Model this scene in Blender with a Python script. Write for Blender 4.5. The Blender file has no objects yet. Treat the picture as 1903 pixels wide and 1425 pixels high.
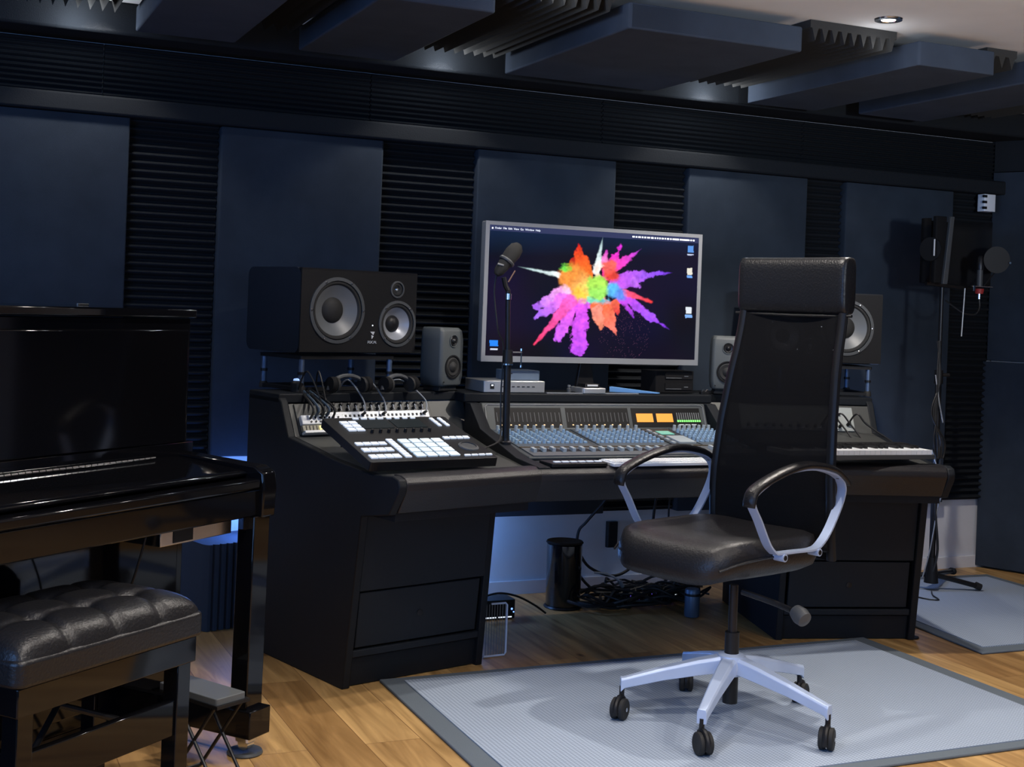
import bpy, bmesh, math, random
import numpy as np
from mathutils import Matrix, Vector, noise
random.seed(7)
S = bpy.context.scene
COL = S.collection
R = math.radians
# ------------------------------------------------------------------ camera
HC = 1.2; F = 2440.; ROLL = math.atan(.0374); YAW = R(23.9)
cam = bpy.data.cameras.new('camera'); cam.sensor_width = 36; cam.lens = F/1903*36
cam.shift_y = -142.3/1903; cam.clip_start = .05
co = bpy.data.objects.new('camera', cam); COL.objects.link(co); S.camera = co
fw = Vector((math.sin(YAW), math.cos(YAW), 0)); rt = Vector((math.cos(YAW), -math.sin(YAW), 0)); up = Vector((0, 0, 1))
cr = rt*math.cos(ROLL)+up*math.sin(ROLL); cu = up*math.cos(ROLL)-rt*math.sin(ROLL)
mw = Matrix((cr, cu, -fw)).transposed().to_4x4(); mw.translation = (0, 0, HC); co.matrix_world = mw
# ------------------------------------------------------------------ world, exposure
W = bpy.data.worlds.new('world'); S.world = W; W.use_nodes = True
W.node_tree.nodes['Background'].inputs[0].default_value = (.16, .32, .58, 1)
W.node_tree.nodes['Background'].inputs[1].default_value = .08
S.view_settings.view_transform = 'Standard'; S.view_settings.look = 'None'
S.view_settings.gamma = 1; S.view_settings.use_curve_mapping = False; S.view_settings.exposure = .9
# ------------------------------------------------------------------ lights
def lamp(name, kind, loc, power, color, rot=(0, 0, 0), **kw):
    l = bpy.data.lights.new(name, kind); l.energy = power; l.color = color
    for k, v in kw.items(): setattr(l, k, v)
    o = bpy.data.objects.new(name, l); COL.objects.link(o); o.location = loc; o.rotation_euler = rot
    return o
def aim(o, t):
    o.rotation_euler = (Vector(t)-o.location).to_track_quat('-Z', 'Y').to_euler()
WARM = (1., .86, .72); DAY = (.80, .88, 1.)
ZC = 2.22
# downlights: near row (between the baffles), desk row, and the rows over the open floor
SPOTS = [(2.93, 3.56, 46, 124), (1.78, 3.52, 26, 120), (1.78, 4.70, 5, 104), (2.98, 4.70, 6, 104), (.50, 4.70, 5, 104), (3.95, 4.72, .8, 60),
         (1.75, 2.1, 12, 92), (3.35, 2.2, 24, 92), (.75, 2.45, 26, 88), (1.1, 1.1, 46, 120), (3.0, .9, 42, 120)]
for i, (x, y, p, a) in enumerate(SPOTS):
    lamp('downlight_lamp', 'SPOT', (x, y, ZC-.03), p, (1., .92, .84), spot_size=R(a), spot_blend=.35, shadow_soft_size=.03)
l_ = lamp('ceiling_fill', 'SPOT', (2.3, -.6, 1.5), 170, (.84, .92, 1.), spot_size=R(50), spot_blend=.9, shadow_soft_size=.15); aim(l_, (3.2, 2.5, ZC))  # added fill aimed up to brighten the ceiling; no such lamp is known
for x, y, p in ((2.97, 4.71, 1.0), (1.78, 4.71, .9), (.42, 4.71, .9), (2.98, 3.66, .15), (1.72, 3.60, .4)):   # point lamps added to brighten ceiling and baffle sides around the downlights
    lamp('added_spill', 'POINT', (x, y, ZC-.10), p, (.85, .92, 1.), shadow_soft_size=.015)
# dusk light through the windows of the room behind the camera
w1 = lamp('window_light', 'AREA', (-2.6, .6, 1.6), 42, (.20, .44, 1.), shape='RECTANGLE', size=2.2, size_y=1.4); aim(w1, (1.6, 4.6, 1.0))
w2 = lamp('window_light_2', 'AREA', (1.4, -2.4, 1.7), 16, (.30, .54, 1.), shape='RECTANGLE', size=2.4, size_y=1.2); aim(w2, (2.0, 4.0, .7))
# blue lamps standing on the floor behind the desk
lamp('blue_lamp', 'POINT', (1.10, 4.84, .42), 2.2, (.12, .30, 1.), shadow_soft_size=.04)
lamp('blue_lamp_2', 'POINT', (1.9, 4.86, .30), 2.4, (.16, .38, 1.), shadow_soft_size=.05)
lamp('blue_lamp_3', 'POINT', (3.9, 4.6, .5), 1.3, (.30, .48, 1.), shadow_soft_size=.05)
# ------------------------------------------------------------------ materials
MATS = {}
def mat(name, col, rough=.6, metal=0., emit=None, es=0., spec=.5, coat=0., bump=0., bscale=200., vary=0., vscale=8., alpha=1., sheen=0.):
    if name in MATS: return MATS[name]
    m = bpy.data.materials.new(name); m.use_nodes = True; nt = m.node_tree; b = nt.nodes['Principled BSDF']
    b.inputs['Base Color'].default_value = (*col, 1); b.inputs['Roughness'].default_value = rough
    b.inputs['Metallic'].default_value = metal; b.inputs['Specular IOR Level'].default_value = spec
    b.inputs['Coat Weight'].default_value = coat; b.inputs['Coat Roughness'].default_value = .03
    b.inputs['Alpha'].default_value = alpha; b.inputs['Sheen Weight'].default_value = sheen
    if emit: b.inputs['Emission Color'].default_value = (*emit, 1); b.inputs['Emission Strength'].default_value = es
    tc = nt.nodes.new('ShaderNodeTexCoord')
    if bump:
        n = nt.nodes.new('ShaderNodeTexNoise'); n.inputs['Scale'].default_value = bscale; n.inputs['Detail'].default_value = 3
        nt.links.new(tc.outputs['Object'], n.inputs['Vector'])
        bp = nt.nodes.new('ShaderNodeBump'); bp.inputs['Strength'].default_value = bump; bp.inputs['Distance'].default_value = .002
        nt.links.new(n.outputs['Fac'], bp.inputs['Height']); nt.links.new(bp.outputs['Normal'], b.inputs['Normal'])
    if vary:
        n = nt.nodes.new('ShaderNodeTexNoise'); n.inputs['Scale'].default_value = vscale; n.inputs['Detail'].default_value = 5
        nt.links.new(tc.outputs['Object'], n.inputs['Vector'])
        r = nt.nodes.new('ShaderNodeValToRGB'); r.color_ramp.elements[0].position = .3; r.color_ramp.elements[1].position = .7
        r.color_ramp.elements[0].color = (*[c*(1-vary) for c in col], 1); r.color_ramp.elements[1].color = (*[min(1, c*(1+vary)) for c in col], 1)
        nt.links.new(n.outputs['Fac'], r.inputs['Fac']); nt.links.new(r.outputs['Color'], b.inputs['Base Color'])
    MATS[name] = m; return m
M_panel = mat('panel_fabric', (.030, .040, .055), .95, spec=.15, bump=.4, bscale=600, vary=.12)
M_baffle = mat('baffle_fabric', (.056, .070, .096), .95, spec=.15, bump=.4, bscale=600, vary=.1)
M_foam = mat('foam', (.015, .0175, .021), .95, spec=.12, bump=.5, bscale=300)
M_foamc = mat('ceiling_foam', (.05, .048, .045), .95, spec=.12, bump=.5, bscale=300)
M_white = mat('white_paint', (.72, .72, .73), .85, spec=.2, vary=.03)
M_ceil = mat('ceiling_paint', (.80, .79, .78), .9, spec=.1, vary=.02)
M_desk = mat('desk_laminate', (.0058, .0080, .0115), .6, spec=.3, bump=.25, bscale=500, vary=.15, vscale=3)
M_desk2 = mat('desk_front', (.0105, .0140, .0195), .62, spec=.3, bump=.2, bscale=500)
M_lip = mat('armrest_leather', (.012, .0115, .014), .45, bump=.5, bscale=260)
M_rack = mat('rack_metal', (.065, .068, .066), .5, metal=.2)
M_lacq = mat('piano_lacquer', (.004, .004, .005), .06, coat=0., spec=.42)
M_leather = mat('leather', (.010, .010, .0115), .38, bump=.6, bscale=170)
M_seat = mat('seat_leather', (.013, .0125, .014), .42, bump=.6, bscale=150)
M_mesh = mat('chair_mesh', (.012, .012, .014), .85, bump=.5, bscale=500)
M_alu = mat('blue_lit_silver', (.50, .60, .80), .42, metal=.25)  # blue light on the chair metal is put into this base colour
M_chrome = mat('chrome', (.75, .77, .8), .15, metal=1)
M_bplast = mat('black_plastic', (.009, .009, .010), .45, spec=.35)
M_bmatte = mat('black_matte', (.006, .006, .007), .8, spec=.2)
M_bmetal = mat('black_metal', (.02, .02, .022), .35, metal=.5)
M_grey = mat('grey_plastic', (.16, .17, .18), .45)
M_dgrey = mat('dark_grey', (.06, .065, .07), .5)
M_silver = mat('brushed_silver', (.62, .64, .66), .33, metal=.7)
M_spk = mat('speaker_body', (.006, .010, .018), .45, bump=.15, bscale=300)
M_spkf = mat('speaker_baffle', (.007, .007, .008), .65, spec=.25, bump=.2, bscale=300)
M_gen = mat('grey_speaker', (.075, .085, .088), .5)
M_cone = mat('speaker_cone', (.12, .13, .14), .42)
M_conew = mat('woven_cone', (.34, .36, .40), .35, metal=.3)
M_rub = mat('rubber', (.012, .012, .012), .7)
M_key = mat('white_key', (.80, .84, .88), .35)
M_pad = mat('lit_pad', (.75, .85, .9), .5, emit=(.62, .85, 1.), es=.12)
M_btn = mat('lit_button', (.75, .8, .85), .5, emit=(.75, .85, 1.), es=.2)
M_knobb = mat('blue_knob', (.30, .45, .62), .4)
M_knobg = mat('grey_knob', (.38, .44, .48), .4)
M_amber = mat('amber_meter', (.25, .10, .02), .5, emit=(1., .34, .035), es=.60)
M_green = mat('green_led', (.2, .8, .2), .5, emit=(.25, .9, .15), es=.4)
M_amb2 = mat('warm_led', (.9, .6, .3), .5, emit=(1., .65, .3), es=.35)
M_wled = mat('white_led', (.9, .9, .9), .5, emit=(.8, .88, 1.), es=.6)
M_blue = mat('blue_led', (.2, .3, .9), .5, emit=(.15, .3, 1.), es=1.4)
M_print = mat('white_print', (.6, .62, .64), .6)
M_cons = mat('console_body', (.055, .064, .068), .5, metal=.2)
M_consd = mat('console_surface', (.07, .09, .11), .55)
M_cable = mat('cable', (.012, .012, .013), .5)
M_cablel = mat('light_cable', (.25, .27, .3), .5)
M_red = mat('red_leather', (.35, .03, .03), .5)
M_bluep = mat('blue_lit_card', (.12, .30, .62), .5)  # blue glow falling on the card is put into its colour
M_lampglow = mat('lamp_glow', (1, 1, 1), .5, emit=(1., .95, .88), es=6.)
def wood():
    m = bpy.data.materials.new('oak_floor'); m.use_nodes = True; nt = m.node_tree; N = nt.nodes; L = nt.links; b = N['Principled BSDF']
    tc = N.new('ShaderNodeTexCoord'); mp = N.new('ShaderNodeMapping'); mp.inputs['Rotation'].default_value = (0, 0, R(90))
    L.new(tc.outputs['Object'], mp.inputs['Vector'])
    br = N.new('ShaderNodeTexBrick'); br.inputs['Scale'].default_value = 1; br.inputs['Brick Width'].default_value = 1.7; br.inputs['Row Height'].default_value = .16
    br.inputs['Mortar Size'].default_value = .0012; br.inputs['Mortar Smooth'].default_value = .3; br.offset = .37
    br.inputs['Color1'].default_value = (.40, .225, .085, 1); br.inputs['Color2'].default_value = (.60, .385, .165, 1); br.inputs['Mortar'].default_value = (.20, .10, .04, 1)
    L.new(mp.outputs[0], br.inputs['Vector'])
    mg = N.new('ShaderNodeMapping'); mg.inputs['Scale'].default_value = (1.2, 13, 1); L.new(mp.outputs[0], mg.inputs['Vector'])
    # each plank gets its own piece of grain
    sp = N.new('ShaderNodeSeparateColor'); L.new(br.outputs['Color'], sp.inputs[0])
    ad = N.new('ShaderNodeVectorMath'); ad.operation = 'MULTIPLY_ADD'; L.new(br.outputs['Color'], ad.inputs[0]); ad.inputs[1].default_value = (37, 23, 51); L.new(mg.outputs[0], ad.inputs[2])
    n = N.new('ShaderNodeTexNoise'); n.inputs['Scale'].default_value = 1.5; n.inputs['Detail'].default_value = 7; n.inputs['Distortion'].default_value = 1.1; L.new(ad.outputs[0], n.inputs['Vector'])
    r = N.new('ShaderNodeValToRGB'); r.color_ramp.elements[0].position = .30; r.color_ramp.elements[1].position = .72
    r.color_ramp.elements[0].color = (.52, .46, .38, 1); r.color_ramp.elements[1].color = (1.15, 1.12, 1.05, 1)
    L.new(n.outputs['Fac'], r.inputs['Fac'])
    mx = N.new('ShaderNodeMix'); mx.data_type = 'RGBA'; mx.blend_type = 'MULTIPLY'; mx.inputs[0].default_value = 1
    L.new(br.outputs['Color'], mx.inputs[6]); L.new(r.outputs['Color'], mx.inputs[7])
    # knots
    v = N.new('ShaderNodeTexVoronoi'); v.inputs['Scale'].default_value = 2.3; mk = N.new('ShaderNodeMapping'); mk.inputs['Scale'].default_value = (1, 1.8, 1); L.new(mp.outputs[0], mk.inputs['Vector']); L.new(mk.outputs[0], v.inputs['Vector'])
    rk = N.new('ShaderNodeValToRGB'); rk.color_ramp.elements[0].position = .015; rk.color_ramp.elements[0].color = (.16, .09, .05, 1); rk.color_ramp.elements[1].position = .07; rk.color_ramp.elements[1].color = (1, 1, 1, 1)
    L.new(v.outputs['Distance'], rk.inputs['Fac'])
    mx2 = N.new('ShaderNodeMix'); mx2.data_type = 'RGBA'; mx2.blend_type = 'MULTIPLY'; mx2.inputs[0].default_value = .85
    L.new(mx.outputs[2], mx2.inputs[6]); L.new(rk.outputs['Color'], mx2.inputs[7]); L.new(mx2.outputs[2], b.inputs['Base Color'])
    b.inputs['Roughness'].default_value = .42; b.inputs['Specular IOR Level'].default_value = .4
    bp = N.new('ShaderNodeBump'); bp.inputs['Strength'].default_value = .15; bp.inputs['Distance'].default_value = .002; L.new(n.outputs['Fac'], bp.inputs['Height']); L.new(bp.outputs[0], b.inputs['Normal'])
    return m
M_wood = wood()
def rugmat():
    m = bpy.data.materials.new('woven_rug'); m.use_nodes = True; nt = m.node_tree; N = nt.nodes; L = nt.links; b = N['Principled BSDF']
    tc = N.new('ShaderNodeTexCoord'); wv = N.new('ShaderNodeTexWave'); wv.inputs['Scale'].default_value = 26; wv.inputs['Distortion'].default_value = .6; wv.bands_direction = 'X'
    wy = N.new('ShaderNodeTexWave'); wy.inputs['Scale'].default_value = 34; wy.bands_direction = 'Y'; wy.inputs['Distortion'].default_value = .6
    L.new(tc.outputs['Object'], wv.inputs['Vector']); L.new(tc.outputs['Object'], wy.inputs['Vector'])
    mu = N.new('ShaderNodeMath'); mu.operation = 'MULTIPLY'; L.new(wv.outputs['Fac'], mu.inputs[0]); L.new(wy.outputs['Fac'], mu.inputs[1])
    r = N.new('ShaderNodeValToRGB'); r.color_ramp.elements[0].color = (.26, .31, .385, 1); r.color_ramp.elements[1].color = (.43, .505, .62, 1); r.color_ramp.elements[1].position = .7
    L.new(mu.outputs[0], r.inputs['Fac']); L.new(r.outputs['Color'], b.inputs['Base Color']); b.inputs['Roughness'].default_value = .95; b.inputs['Specular IOR Level'].default_value = .1
    bp = N.new('ShaderNodeBump'); bp.inputs['Strength'].default_value = .25; bp.inputs['Distance'].default_value = .002; L.new(mu.outputs[0], bp.inputs['Height']); L.new(bp.outputs[0], b.inputs['Normal'])
    return m
M_rug = rugmat()
M_rugb = mat('rug_border', (.13, .155, .18), .9, spec=.1, bump=.5, bscale=300)
# ------------------------------------------------------------------ helpers
def tag(o, label=None, cat=None, group=None, kind=None):
    if label: o['label'] = label
    if cat: o['category'] = cat
    if group: o['group'] = group
    if kind: o['kind'] = kind
    return o
def thing(name, label, cat, loc=(0, 0, 0), rz=0., group=None):
    o = bpy.data.objects.new(name, None); COL.objects.link(o); o.location = loc; o.rotation_euler = (0, 0, rz)
    o.empty_display_size = .05
    o['W'] = 1; WM[o.name] = Matrix.Translation(loc) @ Matrix.Rotation(rz, 4, 'Z'); del o['W']
    return tag(o, label, cat, group)
WM = {}
class MB:
    def __init__(s, M=None): s.bm = bmesh.new(); s.M = M or Matrix()
    def _add(s, vs, fs):
        v = [s.bm.verts.new(s.M @ Vector(p)) for p in vs]; out = []
        for f in fs:
            try: out.append(s.bm.faces.new([v[i] for i in f]))
            except ValueError: pass
        return v
    def box(s, x0, x1, y0, y1, z0, z1, T=None):
        vs = [(x, y, z) for z in (z0, z1) for y in (y0, y1) for x in (x0, x1)]
        if T is not None: vs = [T @ Vector(p) for p in vs]
        s._add(vs, [(0, 2, 3, 1), (4, 5, 7, 6), (0, 1, 5, 4), (2, 6, 7, 3), (0, 4, 6, 2), (1, 3, 7, 5)]); return s
    def prism(s, poly, a, b, axis='x', T=None):
        # poly: 2D outline; axis 'x' -> (y,z), 'y' -> (x,z), 'z' -> (x,y)
        def P(p, t): return {'x': (t, p[0], p[1]), 'y': (p[0], t, p[1]), 'z': (p[0], p[1], t)}[axis]
        n = len(poly); vs = [P(p, a) for p in poly]+[P(p, b) for p in poly]
        if T is not None: vs = [T @ Vector(p) for p in vs]
        s._add(vs, [tuple(range(n))[::-1], tuple(range(n, 2*n))]+[(i, (i+1) % n, n+(i+1) % n, n+i) for i in range(n)]); return s
    def hull(s, quads, cap=True):
        # loft between equally long rings of points, capped
        n = len(quads[0]); vs = [p for q in quads for p in q]; fs = [tuple(range(n))[::-1]] if cap else []
        for k in range(len(quads)-1):
            fs += [(k*n+i, k*n+(i+1) % n, (k+1)*n+(i+1) % n, (k+1)*n+i) for i in range(n)]
        if cap: fs.append(tuple(range((len(quads)-1)*n, len(quads)*n)))
        s._add(vs, fs); return s
    def tube(s, pts, r, seg=8, smooth_n=0, flat=1.):
        pts = [Vector(p) for p in pts]
        if smooth_n: pts = spline(pts, smooth_n)
        rs = r if isinstance(r, (list, tuple)) else [r]*len(pts)
        if len(rs) != len(pts): rs = [rs[0]+(rs[-1]-rs[0])*i/(len(pts)-1) for i in range(len(pts))]
        rings = []; prev = None
        for i, p in enumerate(pts):
            d = (pts[min(i+1, len(pts)-1)]-pts[max(i-1, 0)])
            d = d.normalized() if d.length > 1e-9 else Vector((0, 0, 1))
            if prev is None:
                a = d.cross(Vector((0, 0, 1)));
                if a.length < 1e-3: a = d.cross(Vector((1, 0, 0)))
            else: a = prev-d*prev.dot(d)
            a.normalize(); prev = a; bv = d.cross(a)
            rings.append([p+(a*math.cos(t)+bv*math.sin(t)*flat)*rs[i] for t in [2*math.pi*k/seg for k in range(seg)]])
        s.hull(rings); return s
    def cyl(s, p0, p1, r0, r1=None, seg=20): return s.tube([p0, p1], [r0, r0 if r1 is None else r1], seg)
    def lathe(s, prof, c=(0, 0, 0), axis=(0, 0, 1), seg=32, cap=True):
        # prof: [(r, h)...] along axis from c
        ax = Vector(axis).normalized(); a = ax.cross(Vector((0, 0, 1)))
        if a.length < 1e-3: a = Vector((1, 0, 0))
        a.normalize(); b = ax.cross(a); c = Vector(c)
        rings = [[c+ax*h+(a*math.cos(t)+b*math.sin(t))*max(r, 1e-4) for t in [2*math.pi*k/seg for k in range(seg)]] for r, h in prof]
        s.hull(rings, cap); return s
    def grid(s, f, nu, nv, closed=False):
        vs = [f(i/nu, j/nv) for j in range(nv+1) for i in range(nu+1)]
        s._add(vs, [(j*(nu+1)+i, j*(nu+1)+i+1, (j+1)*(nu+1)+i+1, (j+1)*(nu+1)+i) for j in range(nv) for i in range(nu)]); return s
    def rbox(s, x0, x1, y0, y1, z0, z1, r=.01, n=3, T=None, axis='z'):
        # box with rounded vertical (axis) edges
        def rr(a0, a1, b0, b1):
            out = []
            for cx, cy, st in ((a1-r, b1-r, 0), (a0+r, b1-r, 90), (a0+r, b0+r, 180), (a1-r, b0+r, 270)):
                out += [(cx+r*math.cos(R(st+90*k/n)), cy+r*math.sin(R(st+90*k/n))) for k in range(n+1)]
            return out
        if axis == 'z': return s.prism(rr(x0, x1, y0, y1), z0, z1, 'z', T)
        if axis == 'y': return s.prism(rr(x0, x1, z0, z1), y0, y1, 'y', T)
        return s.prism(rr(y0, y1, z0, z1), x0, x1, 'x', T)
    def build(s, name, m, parent=None, bevel=0., smooth=False, seg=2, sub=0, angle=35):
        bmesh.ops.recalc_face_normals(s.bm, faces=s.bm.faces)
        if parent is not None: s.bm.transform(WM[parent.name].inverted())
        me = bpy.data.meshes.new(name); s.bm.to_mesh(me); s.bm.free()
        o = bpy.data.objects.new(name, me); COL.objects.link(o)
        if m is not None: me.materials.append(m)
        if parent is not None: o.parent = parent; WM[o.name] = WM[parent.name]
        else: WM[o.name] = Matrix()
        if bevel:
            b = o.modifiers.new('bevel', 'BEVEL'); b.width = bevel; b.segments = seg; b.limit_method = 'ANGLE'; b.angle_limit = R(30)
        if sub:
            b = o.modifiers.new('sub', 'SUBSURF'); b.levels = sub; b.render_levels = sub
        if smooth or bevel or sub:
            for p in me.polygons: p.use_smooth = True
            if not sub:
                try: me.set_sharp_from_angle(angle=R(angle))
                except Exception: pass
        return o
def cut(o, cm, keep=False):
    c = cm.build('cutter', None); md = o.modifiers.new('cut', 'BOOLEAN'); md.object = c; md.solver = 'EXACT'
    bpy.context.view_layer.update(); dg = bpy.context.evaluated_depsgraph_get()
    me = bpy.data.meshes.new_from_object(o.evaluated_get(dg)); o.modifiers.clear(); old = o.data; o.data = me; me.name = old.name
    if not keep: bpy.data.objects.remove(c)
    try: me.set_sharp_from_angle(angle=R(35))
    except Exception: pass
    return o
def spline(P, n):
    out = []; L = len(P)
    for i in range(L-1):
        p0, p1, p2, p3 = P[max(i-1, 0)], P[i], P[i+1], P[min(i+2, L-1)]
        for k in range(n):
            t = k/n; out.append(.5*((2*p1)+(p2-p0)*t+(2*p0-5*p1+4*p2-p3)*t*t+(3*p1-p0-3*p2+p3)*t**3))
    out.append(P[-1]); return out
def dup(root, loc, rz, label=None, group=None):
    def cp(o, par):
        c = o.copy(); COL.objects.link(c)
        if par: c.parent = par
        for ch in [x for x in list(bpy.data.objects) if x.parent == o]: cp(ch, c)
        return c
    r = cp(root, None); r.location = loc; r.rotation_euler = (0, 0, rz)
    WM[r.name] = Matrix.Translation(loc) @ Matrix.Rotation(rz, 4, 'Z')
    if label: r['label'] = label
    if group: r['group'] = group
    return r
def text(name, s, size, T, m, parent, align='CENTER', ext=.0006):
    cu_ = bpy.data.curves.new('tmp', 'FONT'); cu_.body = s; cu_.size = size; cu_.align_x = align; cu_.align_y = 'CENTER'; cu_.extrude = ext
    o = bpy.data.objects.new('tmp', cu_); COL.objects.link(o); bpy.context.view_layer.update()
    me = bpy.data.meshes.new_from_object(o); bpy.data.objects.remove(o)
    me.transform(WM[parent.name].inverted() @ T); me.materials.append(m)
    o = bpy.data.objects.new(name, me); COL.objects.link(o); o.parent = parent; WM[o.name] = WM[parent.name]
    return o
def frame(o, x, y): # matrix: origin o, local x axis, local y axis
    x = Vector(x).normalized(); y = Vector(y).normalized(); z = x.cross(y)
    m = Matrix((x, y, z)).transposed().to_4x4(); m.translation = o; return m
# ================================================================== THE ROOM
YW = 5.0
o = MB().box(-4, 7.5, -3.5, 5.3, -.05, 0).build('floor', M_wood); tag(o, kind='structure')
o = MB().box(-1.5, 5.2, YW+.012, YW+.16, 0, 2.6).build('wall_back', M_white); tag(o, kind='structure')
o = MB().box(-4, 7.5, -3.5, 5.3, ZC, ZC+.1).build('ceiling', M_ceil); tag(o, kind='structure')
# right wall leaves the corner at a slight angle
RWO = Vector((4.83, YW, 0)); rwd = Vector((.43, -.903, 0)); rwn = Vector((-.903, -.43, 0))
TR = frame(RWO, rwd, -rwn)  # local x along the wall toward the camera, y out of the room, z: check
if TR.to_3x3().determinant() < 0: pass
o = MB(TR).box(0, 3.2, .0, .12, -.3, 2.6).build('wall_right', M_white); tag(o, kind='structure')
o = MB().box(-4.1, -4, -3.5, 5.3, 0, 2.3).build('wall_left', M_white); tag(o, kind='structure')
o = MB().box(-1.5, 4.83, YW-.006, YW+.012, 0, .055).build('baseboard_back', M_white); tag(o, kind='structure')
o = MB().box(-1.5, 4.95, 4.79, YW+.01, 2.105, ZC).build('trim_1', M_foam, bevel=.01); tag(o, kind='structure')
o = MB().box(-1.5, 4.83, 4.918, YW+.01, 1.838, 1.905).build('trim_2', M_foam, bevel=.008); tag(o, kind='structure')
# ---- wall foam
def wedge_sheet(x0, x1, z0, z1, pitch, dep, yb):
    n = max(1, round((z1-z0)/pitch)); p = (z1-z0)/n; poly = [(yb, z0)]
    for k in range(n):
        z = z0+k*p
        poly += [(yb-dep*.35, z+.001), (yb-dep*.9, z+p*.38), (yb-dep, z+p*.5), (yb-dep*.9, z+p*.62), (yb-dep*.35, z+p-.001)]
    poly += [(yb, z1)]
    return MB().prism(poly, x0, x1, 'x')
PX = [(-.61, .045), (-.01+.0, .645), (.976, 1.614), (2.017, 2.655), (3.016, 3.648), (3.867, 4.506)]
gaps = [(.645, .976, .585, 'left of the second fabric panel, above the piano'), (1.614, 2.017, .335, 'behind the small speaker left of the screen'),
        (2.655, 3.016, .335, 'right of the screen'), (3.648, 3.867, .335, 'between the two rightmost fabric panels'), (4.506, 4.792, .335, 'in the right corner behind the microphone stand')]
for a, b, z0, t in gaps:
    o = wedge_sheet(a+.003, b-.003, z0, 1.848, .031, .035, YW+.01).build('acoustic_foam', M_foam, smooth=False)
    tag(o, 'ribbed foam strip on the back wall, '+t, 'acoustic foam', 'ribbed foam strips between the wall panels')
for a, b, t in ((-1.0, .549, 'leftmost piece, above the piano'), (.549, 1.565, 'second piece from the left'), (1.565, 2.60, 'third piece, above the screen'), (2.60, 3.64, 'fourth piece, above the chair'), (3.64, 4.82, 'last piece at the right corner')):
    o = wedge_sheet(a+.002, b-.002, 1.907, 2.104, .020, .030, YW+.01).build('acoustic_foam', M_foam)
    tag(o, 'ribbed foam band high on the wall, '+t, 'acoustic foam', 'ribbed foam band along the top of the wall')
for (a, b), zb, t in zip(PX[1:], (.60, .597, .335, .335, .335), ('leftmost, above the piano', 'behind the large left speaker', 'behind the screen', 'just left of the chair headrest', 'rightmost, behind the microphone stand')):
    o = MB().rbox(a, b, 4.945, YW+.008, zb, 1.836, .008).build('fabric_panel', M_panel, bevel=.006)
    tag(o, 'dark grey fabric acoustic panel on the back wall, '+t, 'wall panel', 'fabric acoustic panels on the back wall')
# ---- panels on the right wall
for z0, z1, t in ((.012, 1.018, 'lower of the two, standing above the floor'), (1.026, 1.95, 'upper of the two, beside the microphone shield')):
    o = MB(TR).rbox(-.02 if z1 < 1.02 else -.0, 3.0, -.06, -.001, z0, z1, .004).build('fabric_panel', M_panel, bevel=.005)
    tag(o, 'large dark fabric panel on the right wall, '+t, 'wall panel')
o = MB(TR).box(0.0, 3., -.05, -.001, 1.955, 2.2).build('acoustic_foam', M_foam); tag(o, 'dark foam strip above the right wall panels', 'acoustic foam')
# white box built for a pale patch of wall; dark bars are foam notches
t = thing('white_wall_box', 'small white box on the wall above the microphone shield', 'wall_box', (4.745, 4.94, 1.748))
MB().rbox(4.655, 4.727, 4.90, 4.95, 1.75, 1.833, .006).build('housing', M_key, t, bevel=.003)
m = MB()
for k in range(3): m.box(4.645, 4.667, 4.895, 4.905, 1.760+.028*k, 1.772+.028*k)
m.build('foam_notches', M_bmatte, t)
# ribbed block on the floor behind the piano
o = MB(); T = frame(Vector((.93, 4.70, 0)), (.955, .295, 0), (-.295, .955, 0)); o.M = T
poly = [(0, .22), (0, .03)]
for k in range(9):
    x = .005+k*.027; poly += [(x, .012), (x+.008, .0), (x+.019, .0), (x+.026, .012)]
poly += [(.25, .03), (.25, .22)]
o.prism(poly, .001, .31, 'z'); o = o.build('bass_trap', mat('blue_foam', (.03, .045, .07), .9, bump=.4), bevel=.002)
tag(o, 'dark blue vertically ribbed foam block on the floor behind the piano leg', 'acoustic foam')
# ================================================================== CEILING
ZB = 2.10
for x0, x1, y0, y1, t in ((.615, .960, 3.70, 4.68, 'leftmost'), (1.188, 1.558, 3.72, 4.68, 'second from the left'), (2.0, 2.672, 3.68, 4.675, 'widest one in the middle'),
                          (3.135, 3.485, 3.64, 4.70, 'narrow one lit at both ends, right of the middle'), (3.685, 4.05, 3.66, 4.66, 'rightmost, over the right speaker')):
    o = MB().rbox(x0, x1, y0, y1, ZB, ZB+.085, .012).build('ceiling_baffle', M_baffle, bevel=.010, seg=3)
    tag(o, 'grey fabric ceiling baffle, '+t, 'ceiling baffle', 'fabric baffles under the ceiling')
def ceil_foam(x0, x1, y0, y1, t):
    n = max(3, round((x1-x0)/.042)); p = (x1-x0)/n; poly = [(x0, ZC-.001), (x0, ZC-.028)]
    for k in range(n): poly += [(x0+p*(k+.18), ZC-.028), (x0+p*(k+.5), ZC-.072), (x0+p*(k+.82), ZC-.028)]
    poly += [(x1, ZC-.028), (x1, ZC-.001)]
    o = MB().prism(poly, y0, y1, 'y').build('acoustic_foam', M_foamc)
    tag(o, 'toothed dark foam strip on the ceiling, '+t, 'acoustic foam', 'toothed foam strips between the baffles')
ceil_foam(.20, .56, 3.70, 4.64, 'left of the leftmost baffle'); ceil_foam(.985, 1.165, 3.70, 4.64, 'between the first and second baffle')
ceil_foam(1.60, 1.96, 3.70, 4.64, 'between the second and the widest baffle'); ceil_foam(2.715, 3.085, 3.70, 4.64, 'beside the ceiling lamp')
ceil_foam(3.52, 3.665, 3.72, 4.64, 'left of the rightmost baffle'); ceil_foam(4.09, 4.45, 3.70, 4.64, 'right of the rightmost baffle')
dl = None
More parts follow.
